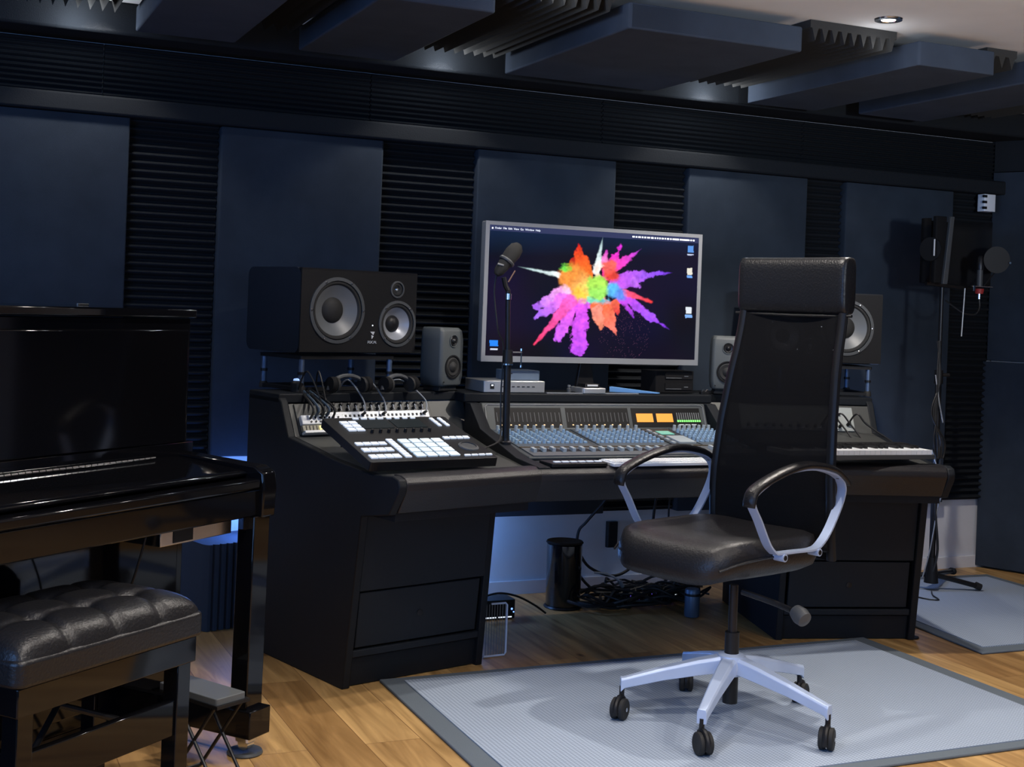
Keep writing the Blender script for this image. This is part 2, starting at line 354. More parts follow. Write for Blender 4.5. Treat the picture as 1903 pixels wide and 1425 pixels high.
for x, y, p, a in SPOTS:
    if dl is None:
        dl = thing('downlight', 'lit round recessed downlight in the white ceiling beside the baffles', 'ceiling light', (x, y, ZC))
        MB().lathe([(.026, -.001), (.030, -.006), (.046, -.005), (.048, 0), (.030, 0)], (x, y, ZC), seg=28).build('trim_ring', M_chrome, dl, smooth=True)
        MB().lathe([(.001, -.004), (.024, -.004), (.024, -.001), (.001, -.001)], (x, y, ZC), seg=24).build('bulb', M_lampglow, dl)
    elif 3.5 < y < 4: dup(dl, (x, y, ZC), 0, 'round recessed downlight left of the widest baffle, at its near end')
# ================================================================== RUGS
def rug(P, label, bw=.055):
    c = sum((Vector(p) for p in P), Vector((0, 0)))/4
    t = thing('rug', label, 'rug', (c.x, c.y, 0))
    MB().prism(P, .0005, .009, 'z').build('border', M_rugb, t, bevel=.003)
    Q = [tuple(Vector(p)+(c-Vector(p)).normalized()*bw*1.45) for p in P]
    MB().prism(Q, .002, .012, 'z').build('woven_field', M_rug, t)
rug([(1.338, 3.945), (3.252, 3.962), (3.24, 2.80), (1.322, 2.795)], 'large grey-blue woven rug with darker border under the office chair')
rug([(3.60, 4.19), (3.535, 3.655), (5.6, 3.60), (4.95, 4.42), (4.43, 4.83), (4.2, 4.88)][:0] or [(3.66, 4.86), (3.538, 3.652), (4.62, 3.64), (4.66, 4.80)], 'second grey-blue rug at the right, under the tripod microphone stand')
# ================================================================== DESK
D0 = Vector((1.072, 4.366, 0)); dL = Vector((.265, -.964, 0)); wL = Vector((.964, .265, 0))
XC = 2.32
desk = thing('studio_desk', 'black three-part studio desk with sloping wings, padded front edge and two drawer pedestals', 'desk', (XC, 4.2, 0))
def mir(v): return Vector((2*XC-v[0], v[1]-.03*0, v[2]))
TL = frame(D0, wL, -dL)   # local x along the wing, y backward (=-s), z up
MIR = Matrix.Translation((2*XC, 0, 0)) @ Matrix.Scale(-1, 4, (1, 0, 0))
TRW = MIR @ TL
PROF = [(.18, .868), (-.028, .868), (-.045, .853), (-.060, .82), (-.10, .742), (-.39, .700), (-.61, .680), (-.72, .688), (-.750, .680), (-.758, .660), (-.755, .640), (-.706, .570), (-.56, .545), (-.487, 0), (.18, 0)]
for T, side in ((TL, 'left'), (TRW, 'right')):
    MB(T).prism(PROF, 0, .028, 'x').build('side_panel', M_desk, desk, bevel=.004)
    # pedestal: inner side, back, kick, front panel
    ins = [(.16, .66), (-.545, .66), (-.487, 0), (.16, 0)]
    MB(T).prism(ins, .522, .548, 'x').build('side_panel', M_desk, desk, bevel=.003)
    MB(T).box(.028, .522, .13, .15, 0, .86).build('back_panel', M_desk, desk)
    m = MB(T); m.prism([(-.470, .004), (-.450, .004), (-.458, .090), (-.478, .090)], .028, .522, 'x').build('kick_board', M_desk, desk)
    def fy(z): return -.487-.058*z/.545
    def slab(z0, z1, x0, x1, out, th, nm, mm, par, bev=.003):
        return MB(T).prism([(fy(z0)-out, z0), (fy(z0)-out+th, z0), (fy(z1)-out+th, z1), (fy(z1)-out, z1)], x0, x1, 'x').build(nm, mm, par, bevel=bev)
    slab(.095, .118, .028, .522, -.004, .02, 'rail', M_desk2, desk)
    dr = slab(.124, .298, .040, .510, -.010, .02, 'drawer', M_desk2, desk)
    c = Vector((.275, fy(.21)+.010, .21))
    MB(T).lathe([(.004, 0), (.010, .0), (.011, .003), (.004, .004)], c, (0, -1, -.05), 18).build('lock', M_bmetal, dr, smooth=True)
    slab(.304, .585, .028, .522, -.004, .02, 'front_panel', M_desk2, desk)
# worktop shapes (plan view outlines; left wing is a trapezoid that meets the centre section)
def wpt(s, x): return D0+dL*s+wL*x
LI = 1.80  # x of inner wing edge
def top_piece(z0f, z1f, sf, sb, nm, m, bev=.004, inner=True):
    pass
def wing_xy(s, x=None):
    if x is not None: q = wpt(s, x)
    else:
        a = wpt(s, 0); k = (LI+.02*(s < .2)-a.x)/wL.x; q = a+wL*k
    return q
for MM in (Matrix(), MIR):
    m = MB(MM)   # gear deck: slopes
    secs = [(-.12, .868, .030), (-.028+.03, .868, .03)]
    # hutch shelf
    a, b, c, d = wpt(-.18, .0), wpt(.030, .0), wing_xy(.030), wing_xy(-.18)
    m.hull([[Vector((p.x, p.y, z)) for p in (a, b, c, d)] for z in (.846, .880)])
    m.build('shelf', M_desk, desk, bevel=.005, seg=3)
    # rack slope panel and deck
    m = MB(MM)
    S_ = [(.045, .846), (.10, .742), (.39, .700), (.61, .680), (.69, .680)]
    rows = [[wpt(s, .028), wing_xy(s)] for s, z in S_]
    vs = []; 
    for (s, z), rr in zip(S_, rows): vs += [(rr[0].x, rr[0].y, z), (rr[1].x, rr[1].y, z)]
    for (s, z), rr in zip(S_, rows): vs += [(rr[0].x, rr[0].y, z-.02), (rr[1].x, rr[1].y, z-.02)]
    n = len(S_); fs = []
    for k in range(n-1):
        fs += [(2*k, 2*k+1, 2*k+3, 2*k+2), (2*n+2*k, 2*n+2*k+2, 2*n+2*k+3, 2*n+2*k+1), (2*k, 2*k+2, 2*n+2*k+2, 2*n+2*k), (2*k+1, 2*n+2*k+1, 2*n+2*k+3, 2*k+3)]
    fs += [(0, 2*n, 2*n+1, 1), (2*n-2, 2*n-1, 4*n-1, 4*n-2)]
    m._add(vs, fs); m.build('worktop', M_rack, desk)
    # padded armrest roll of the wing
    m = MB(MM)
    def ring(p):
        out = []
        for ds, z in ((0.0, .690), (.035, .690), (.058, .683), (.070, .668), (.071, .648), (.030, .575), (0.0, .575)):
            out.append(Vector((p.x, p.y, 0))+dL*ds+Vector((0, 0, z)))
        return out
    pa = wpt(.685, .028)
    pb = Vector((LI-.004, 0, 0)); k = (pb.x-wpt(.685, 0).x)/wL.x; pb = wpt(.685, k)
    m.hull([ring(pa), ring(pb)]); m.build('armrest', M_lip, desk, bevel=.004, seg=3)
    m = MB(MM)   # under-lip board running back
    a, b, c, d = wpt(.70, .028), wpt(.56, .028), wpt(.56, .60), wpt(.70, .545)
    m.hull([[Vector((p.x, p.y, z)) for p in (a, b, c, d)] for z in (.548, .575)]); m.build('under_board', M_desk, desk)
yF = wpt(.685, (LI-wpt(.685, 0).x)/wL.x).y   # front line of the centre section
m = MB(); prof = [(yF, .690), (yF-.035, .690), (yF-.060, .683), (yF-.072, .668), (yF-.073, .648), (yF-.030, .575), (yF, .575)]
m.prism(prof, LI, 2*XC-LI, 'x').build('armrest', M_lip, desk, bevel=.004, seg=3)
MB().box(LI, 2*XC-LI, yF, 4.40, .660, .688).build('worktop', M_desk2, desk)
MB().box(LI-.01, 2*XC-LI+.01, 4.44, 4.66, .846, .880).build('shelf', M_desk, desk, bevel=.005, seg=3)
MB().box(LI, 2*XC-LI, 4.60, 4.62, .50, .846).build('back_panel', M_desk, desk)
# black dividers at the ends of the console
for MM in (Matrix(), MIR):
    MB(MM).prism([(4.45, .846), (4.40, .846), (4.30, .765), (3.98, .70), (3.80, .690), (3.80, .66), (4.45, .66)], LI-.002, LI+.040, 'x').build('divider', M_desk, desk, bevel=.002)
m = MB()
for x, y in ((3.45, 3.93), (3.50, 4.4)):
    m.lathe([(.030, 0), (.030, .006), (.008, .010), (.008, .03), (.014, .032), (.014, .042), (.001, .042)], (x, y, 0), seg=20)
m.build('levelling_foot', M_bmetal, desk, smooth=True)
# ================================================================== MIXING CONSOLE
cx0, cx1 = LI+.048, 2*XC-LI-.040
con = thing('mixing_console', 'grey digital mixing console with meter bridge, amber displays and rows of blue knobs', 'mixing console', ((cx0+cx1)/2, 4.1, .66))
YM0, ZM0, YM1, ZM1 = 4.415, .842, 4.375, .752      # meter face top/bottom
YS, ZS = 3.985, .700                            # front of the surface
MB().prism([(4.44, .846), (YM0, .846), (YM1, ZM1), (YS, ZS), (YS, .6885), (4.44, .6885)], cx0, cx1, 'x').build('body', M_cons, con, bevel=.005, seg=3)
Tm = frame(Vector((cx0, YM1, ZM1)), (1, 0, 0), Vector((0, YM0-YM1, ZM0-ZM1)))  # x right, y up the face, z out toward viewer
hM = math.hypot(YM0-YM1, ZM0-ZM1)
if Tm.to_3x3() @ Vector((0, 0, 1)) @ Vector((0, -1, 0)) < 0: pass
WC = cx1-cx0
br = MB(Tm); br.tube([(.012, .01, .0), (.012, hM-.012, .002), (.024, hM-.002, .002), (WC-.024, hM-.002, .002), (WC-.012, hM-.012, .002), (WC-.012, .01, 0)], .0028, 6)
br.build('bridge_edge', M_grey, con, smooth=True)
Zo = 1 if (Tm.to_3x3() @ Vector((0, 0, 1))).y < 0 else -1
def mz(a): return (0, a*Zo) if Zo > 0 else (a*Zo, 0)
def mbox(m, x0, x1, y0, y1, d0, d1):
    a, b = sorted((d0*Zo, d1*Zo)); m.box(x0, x1, y0, y1, a, b)
meters = []
for a, b in ((.048, .318), (.336, .602), (.616, WC-.030)):
    m = MB(Tm); mbox(m, a, b, .008, hM-.014, -.001, .0015); meters.append(m.build('meter_window', mat('meter_glass', (.004, .004, .005), .5, spec=.2), con))
for (a, b), w in zip(((.048, .318), (.336, .602)), meters):
    n = 16; m = MB(Tm); g = MB(Tm)
    for k in range(n):
        x = a+(b-a)*(k+.5)/n
        mbox(m, x-.0022, x+.0006, .030, .066, .0015, .0025)
        if k % 2: mbox(g, x-.003, x+.003, .0155, .0195, .0015, .003)
    m.build('meter_bars', M_dgrey, w); g.build('strip_leds', M_amb2, w)
w = meters[2]
for a in (.636, .724):
    m = MB(Tm); mbox(m, a, a+.072, .028, .062, .0015, .003); m.build('level_display', M_amber, w)
m = MB(Tm); g = MB(Tm); t_ = MB(Tm)
for k in range(11):
    x = .815+k*.0098; mbox(m, x, x+.004, .038, .066, .0015, .0022); mbox(g, x-.001, x+.006, .028, .036, .0015, .003)
for k in range(3): mbox(t_, .820+k*.028, .842+k*.028, .015, .019, .0015, .0022)
m.build('meter_bars', M_grey, w); g.build('green_leds', M_green, w); t_.build('printed_marks', M_print, w)
# control surface
sl = Vector((0, YM1-YS, ZM1-ZS)); Ts = frame(Vector((cx0, YS, ZS)), (1, 0, 0), sl); hS = sl.length   # x right, y back, z up
secs = [(.020, .310), (.342, .625), (.765, WC-.012)]
for a, b in secs:
    bed = MB(Ts); bed.box(a, b, .125, hS-.006, -.001, .003); bed = bed.build('channel_bank', M_consd, con)
    nx = 8; rest = MB(Ts)
    for i in range(nx):
        x = a+(b-a)*(i+.5)/nx
        MB(Ts).lathe([(.0075, 0), (.006, .020), (.001, .021)], (x, hS-.030, .003), seg=10).build('pan_knob', M_knobg, bed, smooth=True)
        for j in range(6):
            y = hS-.070-j*.029
            (MB(Ts) if j > 3 else rest).lathe([(.0064, 0), (.0052, .015), (.001, .016)], (x-.008, y, .003), seg=8)
            if j > 3: MB(Ts).lathe([(.0064, 0), (.0052, .015), (.001, .016)], (x-.008, y, .003), seg=8).build('blue_knob', M_knobb, bed, smooth=True)
            if j < 3: rest.box(x+.003, x+.014, y-.006, y+.006, .003, .009)
            else: MB(Ts).box(x+.003, x+.014, y-.006, y+.006, .003, .009).build('channel_button', M_knobb if j % 2 else M_knobg, bed)
    tag(rest.build('small_blue_knobs', M_knobb, bed, smooth=True), kind='stuff')
# centre section between the banks
m = MB(Ts); m.box(.640, .755, .13, hS-.01, -.001, .004); cs = m.build('centre_section', M_cons, con)
m = MB(Ts)
for k in range(5): MB(Ts).box(.648, .660, .15+k*.045, .175+k*.045, .004, .009).build('soft_key', M_knobg, cs)
m.box(.675, .745, .15, .25, .004, .010); m.build('control_pad', M_knobg, cs)
m = MB(Ts); m.box(.680, .735, .29, .34, .004, .006); m.build('small_screen', mat('teal_screen', (.1, .3, .25), .4, emit=(.15, .5, .4), es=.35), cs)
# fader strip
fb = MB(Ts); fb.box(.02, WC-.015, .004, .112, -.001, .004); fb = fb.build('fader_deck', mat('deck_grey', (.10, .11, .12), .5), con)
sl_ = MB(Ts)
for i in range(24):
    x = .045+i*(WC-.09)/23.
    if 17 < i < 19: continue
    sl_.box(x+.008, x+.030, .055, .098, .004, .005)
    MB(Ts).box(x-.007, x+.005, .045+.004*(i % 3), .075+.004*(i % 3), .004, .016).build('fader_cap', M_knobg, fb)
sl_.build('fader_slots', M_bplast, fb)
m = MB(Ts); m.box(.018, WC-.018, .114, .121, 0, .006); m.build('trim_strip', mat('bronze_trim', (.16, .12, .07), .4, metal=.6), con)
# ================================================================== small keyboard and paper in front of the console
kt = thing('computer_keyboard', 'slim white computer keyboard on the desk in front of the console', 'keyboard', (2.20, 3.86, .689))
MB().rbox(2.065, 2.50, 3.79, 3.90, .6885, .700, .006).build('case', M_key, kt, bevel=.002)
for r_ in range(4):
    for c_ in range(15):
        x = 2.073+c_*.0282; y = 3.797+r_*.025; MB().box(x, x+.025, y, y+.021, .700, .703).build('keycap', M_key, kt)
ct = thing('transport_remote', 'thin black control strip with a row of small white keys left of the keyboard', 'controller', (1.94, 3.83, .689))
MB().rbox(1.845, 2.050, 3.80, 3.90, .6885, .701, .005).build('case', M_bplast, ct, bevel=.002)
for k in range(6): MB().box(1.870+k*.030, 1.892+k*.030, 3.83, 3.845, .701, .704).build('key', M_btn, ct)
# ================================================================== LEFT WING: groovebox, rack mixer, cables
def onwing(s, x, z): q = wpt(s, x); return Vector((q.x, q.y, z))
fl, fr, bl = Vector((1.219, 3.752, .720)), Vector((1.666, 3.827, .720)), Vector((1.173, 4.097, .820))
gx = (fr-fl).normalized(); gy = (bl-fl); gy = (gy-gx*gy.dot(gx)).normalized(); Tg = frame(fl, gx, gy)
GW, GD = .455, .362
gb = thing('groove_controller', 'black pad controller with lit white pads tilted on the left wing of the desk', 'pad controller', (1.35, 3.8, .70))
MB(Tg).rbox(0, GW, 0, GD, -.030, 0, .006).build('case', M_bplast, gb, bevel=.003)
for i in range(4):
    for j in range(4): MB(Tg).rbox(.173+i*.0405, .207+i*.0405, .024+j*.0365, .0555+j*.0365, 0, .004, .003).build('pad', M_pad, gb)
def gbtn(x0, x1, y0, y1, nm='button'):
    if y0 > .24 and x1 < .1: x0 += .022; x1 += .022
    MB(Tg).box(x0, x1, y0, y1, 0, .004).build(nm, M_btn, gb)
for j in range(3):
    for i in range(4): gbtn(.016+i*.027, .039+i*.027, .024+j*.052, .050+j*.052 if j < 2 else .044+j*.052)
for j in range(8): gbtn(.134, .155, .024+j*.0185, .039+j*.0185)
for j in range(3):
    for i in range(2): gbtn(.022+i*.031, .048+i*.031, .245+j*.029, .266+j*.029)
for i in range(8): gbtn(.104+i*.030+(.004 if i > 3 else 0), .124+i*.030, .344, .353)
for i in range(4): gbtn(.346+i*.025, .366+i*.025, .160, .177); gbtn(.344+i*.0265, .365+i*.0265, .020, .028)
for i in range(2):
    for j in range(3): gbtn(.385+i*.031, .397+i*.031, .272+j*.025, .292+j*.025)
m = MB(Tg)
for i in range(2): m.box(.104+i*.124, .216+i*.124, .265, .334, 0, .002)
m.build('displays', mat('dim_display', (.005, .008, .010), .35, emit=(.05, .12, .14), es=.02), gb)
for i in range(8): MB(Tg).lathe([(.006, 0), (.005, .012), (.001, .013)], (.118+i*.030, .232, 0), seg=12).build('knob', M_bplast, gb, smooth=True)
MB(Tg).lathe([(.032, 0), (.032, .004), (.026, .006), (.026, .003), (.001, .003)], (.398, .094, 0), seg=28).build('jog_wheel', M_dgrey, gb, smooth=True)
MB(Tg).lathe([(.0335, 0), (.0335, .003), (.031, .003), (.031, 0)], (.398, .094, 0), seg=28).build('wheel_ring', M_grey, gb)
m = MB()
for xx in (.06, .38): m.tube([Tg @ Vector((xx, .33, -.03)), Tg @ Vector((xx, .30, -.075))], .008, 8)
m.build('stand_leg', M_bmetal, gb)
# rack mixer in the slope: knob rows, white patch strip
TS = frame(onwing(.100, .0, .742), wL, onwing(.045, 0, .846)-onwing(.100, 0, .742))  # steep rack face
rk = thing('rack_mixer', 'rack line mixer with a white jack strip and rows of knobs in the left wing', 'mixer', tuple(onwing(.08, .4, .75)))
Zr = 1 if (TS.to_3x3() @ Vector((0, 0, 1))).y < 0 else -1
def rb(m, x0, x1, y0, y1, d0, d1):
    a, b = sorted((d0*Zr, d1*Zr)); m.box(x0, x1, y0, y1, a, b)
m = MB(TS); rb(m, .045, .60, .002, .116, .0005, .006); m.build('face_plate', M_rack, rk, bevel=.002)
for k in range(14):
    x = .155+k*.031
    for y in (.090, .107):
        kn_ = MB(TS).lathe([(.006, 0), (.005, .013), (.001, .014)], (x+(.008 if y > .1 else 0), y, .006*Zr), (0, 0, Zr), 10).build('knob', M_bplast, rk, smooth=True)
    m = MB(TS); rb(m, x-.001, x+.001, .082, .100, .018, .021); m.build('knob_mark', M_print, rk)
m = MB(TS); rb(m, .150, .585, .052, .079, .006, .012); js = m.build('jack_strip', M_key, rk)
m = MB(TS)
for k in range(24): rb(m, .160+k*.0175, .167+k*.0175, .060, .068, .012, .014)
m.build('jacks', M_bplast, js)
sy = thing('synth_module', 'small white synth module with jacks at the left end of the rack slope', 'synthesizer', tuple(onwing(.08, .1, .74)))
m = MB(TS); rb(m, .050, .215, .032, .066, .0065, .026); m.build('case', M_key, sy, bevel=.003)
for i in range(7):
    for j in range(2): MB(TS).lathe([(.0035, 0), (.0035, .003), (.001, .003)], (.085+i*.018, .041+j*.014, .026*Zr), (0, 0, Zr), 10).build('jack', M_bplast, sy, smooth=True)
m = MB(TS); rb(m, .050, .215, .010, .031, .0065, .022); m.build('key_case', mat('tan_case', (.30, .29, .22), .5), sy, bevel=.002)
m = MB(TS)
for i in range(10): rb(m, .062+i*.0135, .064+i*.0135, .013, .028, .022, .024)
m.build('dark_lines', M_bplast, sy)
for i in range(2): m = MB(TS); rb(m, .112+i*.03, .120+i*.03, .012, .026, .022, .028); m.build('lit_key', mat('yellow_led', (.9, .85, .4), .5, emit=(1., .85, .35), es=.35), sy)
m = MB(TS); rb(m, .052, .22, .001, .009, .0065, .030); m.build('front_strip', M_key, sy)
for k, (x0, x1, dz, t, mm) in enumerate(((.10, .13, .10, 'leftmost patch cable, looped above the rack mixer', M_cable), (.17, .15, .11, 'second patch cable, curled over the left shelf edge', M_cable), (.26, .30, .09, 'pale patch cable over the middle of the rack mixer', M_cablel), (.34, .385, .10, 'pale patch cable right of the middle of the rack mixer', M_cablel), (.43, .56, .09, 'longest pale patch cable slanting to the right end of the mixer', M_cablel))):
    a = onwing(-.02, x0, .884); b = TS @ Vector((x1, .066, .035*Zr))
    mid = onwing(.03, (x0+x1)/2-.01, .925 if k > 1 else .955); m2 = onwing(.075, x1+.005, .86)
    t_ = thing('patch_cable', t, 'cable', tuple(a), group='patch cables on the left wing')
    MB().tube([a, mid, m2, b], .0028, 6, smooth_n=6).build('lead', mm, t_, smooth=True)
    MB().tube([b, TS @ Vector((x1, .066, .014*Zr))], .005, 8).build('plug', M_bplast, t_, smooth=True)
# extra plug cluster at the left
pl = thing('cable_plug_cluster', 'bundle of dark plugs at the left end of the rack mixer', 'cable', tuple(onwing(.06, .12, .80)))
for k in range(5):
    a = TS @ Vector((.085+k*.022, .050+.01*(k % 2), .008*Zr)); b = TS @ Vector((.083+k*.020, .075, .06*Zr)); c = onwing(-.0, .10+k*.012, .885)
    MB().tube([a, b, c], .0045, 6, smooth_n=5).build('plug', mat('slate_plug', (.05, .08, .12), .5) if k % 2 else M_cable, pl, smooth=True)
# ================================================================== SPEAKERS
def big_speaker(loc, rz, label, mirror=False):
    t = thing('monitor_speaker', label, 'speaker', loc, rz, 'large three-way speakers')
    T0 = WM[t.name]; Wd, H, Dp = .505, .295, .34
    sg = -1 if mirror else 1
    cab = MB(T0).rbox(-Wd/2, Wd/2, 0.006, Dp, 0, H, .03, 5, axis='x').build('cabinet', M_spk, t)
    baf = MB(T0).box(-Wd/2+.001, Wd/2-.001, 0, .0075, .004, H-.004).build('baffle', M_spkf, t)
    for o_ in (cab, baf):
        cm = MB(WM[t.name].inverted() @ T0)
        for x_, z_, r_ in ((-.100, .150, .104), (.165, .108, .074), (.160, .232, .025)): cm.lathe([(r_, -.045), (r_, .05)], (x_*sg, 0, z_), (0, -1, 0), 40)
        cm.M = Matrix(); o_.parent = None; cut(o_, cm); o_.parent = t
    MB(T0).box(-Wd/2+.002, Wd/2-.002, -.0005, .02, H-.006, H-.001).build('top_edge', M_bmetal, t)
    def driver(x, z, r, cm, nm, dust, ringw=.012, flat=False):
        c = (x*sg, 0, z); ax = (0, -1, 0)
        d = MB(T0).lathe([(r, -.001), (r, .004), (r-ringw, .005), (r-ringw, -.004), (r-ringw-.002, -.006)], c, ax, 40, False).build(nm, M_dgrey, t, smooth=True)
        MB(T0).lathe([(r-ringw+.001, -.003), (r-ringw-.004, .0025), (r-ringw-.010, .002), (r-ringw-.015, -.004)], c, ax, 40, False).build('surround', M_rub, d, smooth=True)
        ri = r-ringw-.013; dp = -.034 if not flat else -.006
        MB(T0).lathe([(ri, -.003), (ri*.75, -.003+dp*.45), (ri*.42, dp), (ri*.30, dp-.002), (.0005, dp-.002)], c, ax, 40, False).build('cone', cm, d, smooth=True)
        MB(T0).lathe([(ri*.50, dp+.004), (ri*.42, dp+.013), (ri*.25, dp+.020), (.0005, dp+.022)] if not flat else [(ri*.8, -.006), (ri*.6, .0), (ri*.3, .004), (.0005, .005)], c, ax, 30, False).build('dust_cap', dust, d, smooth=True)
        if r > .04:
            n = 6 if r > .1 else 4
            for k in range(n):
                an = 2*math.pi*(k+(0 if n == 6 else .5))/n; m = MB(T0); m.lathe([(.0042, .004), (.0042, .0065), (.0005, .007)], (x*sg+(r-.006)*math.cos(an), 0, z+(r-.006)*math.sin(an)), ax, 10); m.build('screw', M_chrome, d)
    driver(-.100, .150, .116, M_cone, 'woofer', M_rub)
    driver(.165, .108, .084, M_conew, 'midrange', M_bplast, .010)
    driver(.160, .232, .031, M_grey, 'tweeter', M_chrome, .006, True)
    # emblem and maker's name
    m = MB(T0); px = .055*sg
    m.prism([(px-.010, .078), (px+.010, .078), (px+.004, .066)], -.0015, 0, 'y'); m.prism([(px-.004, .066), (px+.006, .062), (px-.002, .052)], -.0015, 0, 'y')
    m.build('emblem', M_print, t)
    text('brand_text', 'FOCAL', .013, T0 @ Matrix.Translation((px, -.0012, .040)) @ Matrix.Rotation(R(90), 4, 'X'), M_print, t)
    MB(T0).lathe([(.0025, 0), (.0025, .001), (.0005, .001)], (px, 0, .10), (0, -1, 0), 10).build('status_led', M_wled, t)
    return t
aL = R(19)
big_speaker((1.395, 4.470, 1.015), aL, 'large black three-way speaker left of the screen, facing inward')
big_speaker((3.395, 4.46, 1.015), -R(17), 'large black three-way speaker right of the screen, mostly hidden by the chair', True)
def iso_stand(loc, rz, label):
    t = thing('speaker_stand', label, 'speaker stand', loc, rz, 'four-post speaker stands'); T0 = WM[t.name]
    for z, nm in ((.003, 'base_frame'), (.112, 'top_frame')):
        m = MB(T0)
        for x in (-.19, .19): m.rbox(x-.012, x+.012, -.0, .26, z, z+.012, .005)
        for y in (.0, .236): m.rbox(-.19, .19, y, y+.024, z, z+.012, .005)
        m.build(nm, M_bplast, t)
    for x in (-.19, .19):
        for y in (.012, .248):
            p = MB(T0).lathe([(.010, .014), (.010, .112), (.001, .112)], (x, y, 0), seg=18).build('post', mat('blue_grey_post', (.12, .17, .27), .3, metal=.6), t, smooth=True)
            MB(T0).lathe([(.016, .0), (.016, .014), (.012, .022), (.010, .022)], (x, y, 0), seg=18).build('isolator', M_rub, p, smooth=True)
            MB(T0).lathe([(.013, .058), (.013, .068), (.010, .068)], (x, y, 0), seg=18).build('collar', M_bmetal, p, smooth=True)
    return t
iso_stand((1.36, 4.475, .881), aL, 'black four-post stand under the large left speaker')
iso_stand((3.42, 4.47, .881), -R(17), 'black four-post stand under the large right speaker')
def headphones(c, rz, label):
    t = thing('headphones', label, 'headphones', c, rz, 'headphones under the left speaker'); T0 = WM[t.name]
    pts = [(.085*math.cos(a), 0.012*math.sin(a), -.0+.060*math.sin(a)) for a in [R(10+160*k/12) for k in range(13)]]
    MB(T0).tube(pts, .009, 8, flat=.8).build('headband', M_dgrey, t, smooth=True)
    for s_ in (-1, 1):
        e = MB(T0).lathe([(.001, 0), (.024, .0), (.028, .006), (.026, .022), (.001, .022)], (s_*.062, 0, .029), (s_, 0, .1), 24).build('ear_cup', M_bmatte, t, smooth=True)
        MB(T0).lathe([(.026, -.010), (.028, -.004), (.026, .0), (.016, .0)], (s_*.062, 0, .029), (s_, 0, .1), 24).build('ear_pad', M_rub, e, smooth=True)
headphones((1.33, 4.36, .882), aL, 'dark headphones on the left shelf, left pair below the large speaker')
headphones((1.53, 4.415, .882), aL+.2, 'dark headphones on the left shelf, right pair below the large speaker')
t = thing('desk_lamp_puck', 'small blue-lit puck under the left end of the large speaker', 'lamp', (1.165, 4.43, .881))
MB().lathe([(.024, 0), (.022, .03), (.012, .038), (.001, .038)], (1.165, 4.43, .881), seg=22).build('housing', M_bplast, t, smooth=True)
MB().lathe([(.014, .038), (.012, .044), (.001, .046)], (1.165, 4.43, .881), seg=20).build('glow_dome', mat('soft_blue', (.4, .5, .8), .5, emit=(.3, .5, 1.), es=.5), t, smooth=True)
def small_speaker(loc, rz, label):
    t = thing('small_speaker', label, 'speaker', loc, rz, 'small grey two-way speakers'); T0 = WM[t.name]; w, h, dp = .130, .215, .12
    b = MB(T0)
    rings = []
    for z, f, y in ((.0, .82, .012), (.006, .92, .004), (.04, 1., 0), (.17, .99, 0), (.205, .93, .004), (.216, .80, .014)):
        a = w/2*f; rings.append([(-a, y+.01, z), (-a+.01, y, z), (a-.01, y, z), (a, y+.01, z), (a*.9, dp-.02, z), (a*.7, dp, z), (-a*.7, dp, z), (-a*.9, dp-.02, z)])
    b.hull([[Vector(p)+Vector((0, 0, .018)) for p in r_] for r_ in rings]); b = b.build('cabinet', M_gen, t, bevel=.004, smooth=True, angle=60)
    for r_, z, cm, nm, dc in ((.044, .072, M_bmatte, 'woofer', M_cone), (.024, .168, M_gen, 'tweeter', M_bmetal)):
        d = MB(T0).lathe([(r_, -.001), (r_, .003), (r_*.88, .0035), (r_*.80, -.0005)], (0, 0.0, z+.018), (0, -1, 0), 32).build(nm, cm, t, smooth=True)
        MB(T0).lathe([(r_*.80, .0), (r_*.7, .003), (r_*.45, .001), (r_*.40, .004), (.0005, .010)], (0, 0, z+.018), (0, -1, 0), 28).build('diaphragm', dc if nm == 'tweeter' else M_rub, d, smooth=True)
    MB(T0).lathe([(.003, 0), (.003, .001), (.0005, .001)], (-.048, 0, .035), (0, -1, 0), 10).build('power_led', M_bplast, t)
    MB(T0).prism([(-.05, .0), (.05, .0), (.045, .018), (-.045, .018)], .02, .10, 'y').build('rubber_base', M_rub, t, bevel=.004)
    return t
small_speaker((1.765, 4.50, .881), R(28), 'small grey two-way speaker between the large left speaker and the screen')
small_speaker((2.925, 4.45, .881), R(-24), 'small grey two-way speaker between the screen and the chair')
# ================================================================== SCREEN
SY = 4.47
A = Vector((1.862, SY, .995)); Bm = Vector((2.795, SY, .995)); SH_ = .520; SW = Bm.x-A.x
scr = thing('monitor_screen', 'wide silver-framed computer screen showing a burst of coloured powder', 'monitor', (2.33, SY+.1, .881))
MB().rbox(A.x, Bm.x, SY, SY+.035, A.z, A.z+SH_, .006, axis='y').build('housing', M_silver, scr, bevel=.002)
fx, fz0, fz1 = .016, .022, .014
fr_ = MB()
fr_.box(A.x, Bm.x, SY-.004, SY, A.z, A.z+fz0); fr_.box(A.x, Bm.x, SY-.004, SY, A.z+SH_-fz1, A.z+SH_)
fr_.box(A.x, A.x+fx, SY-.004, SY, A.z+fz0, A.z+SH_-fz1); fr_.box(Bm.x-fx, Bm.x, SY-.004, SY, A.z+fz0, A.z+SH_-fz1); fr_.build('bezel', M_silver, scr)
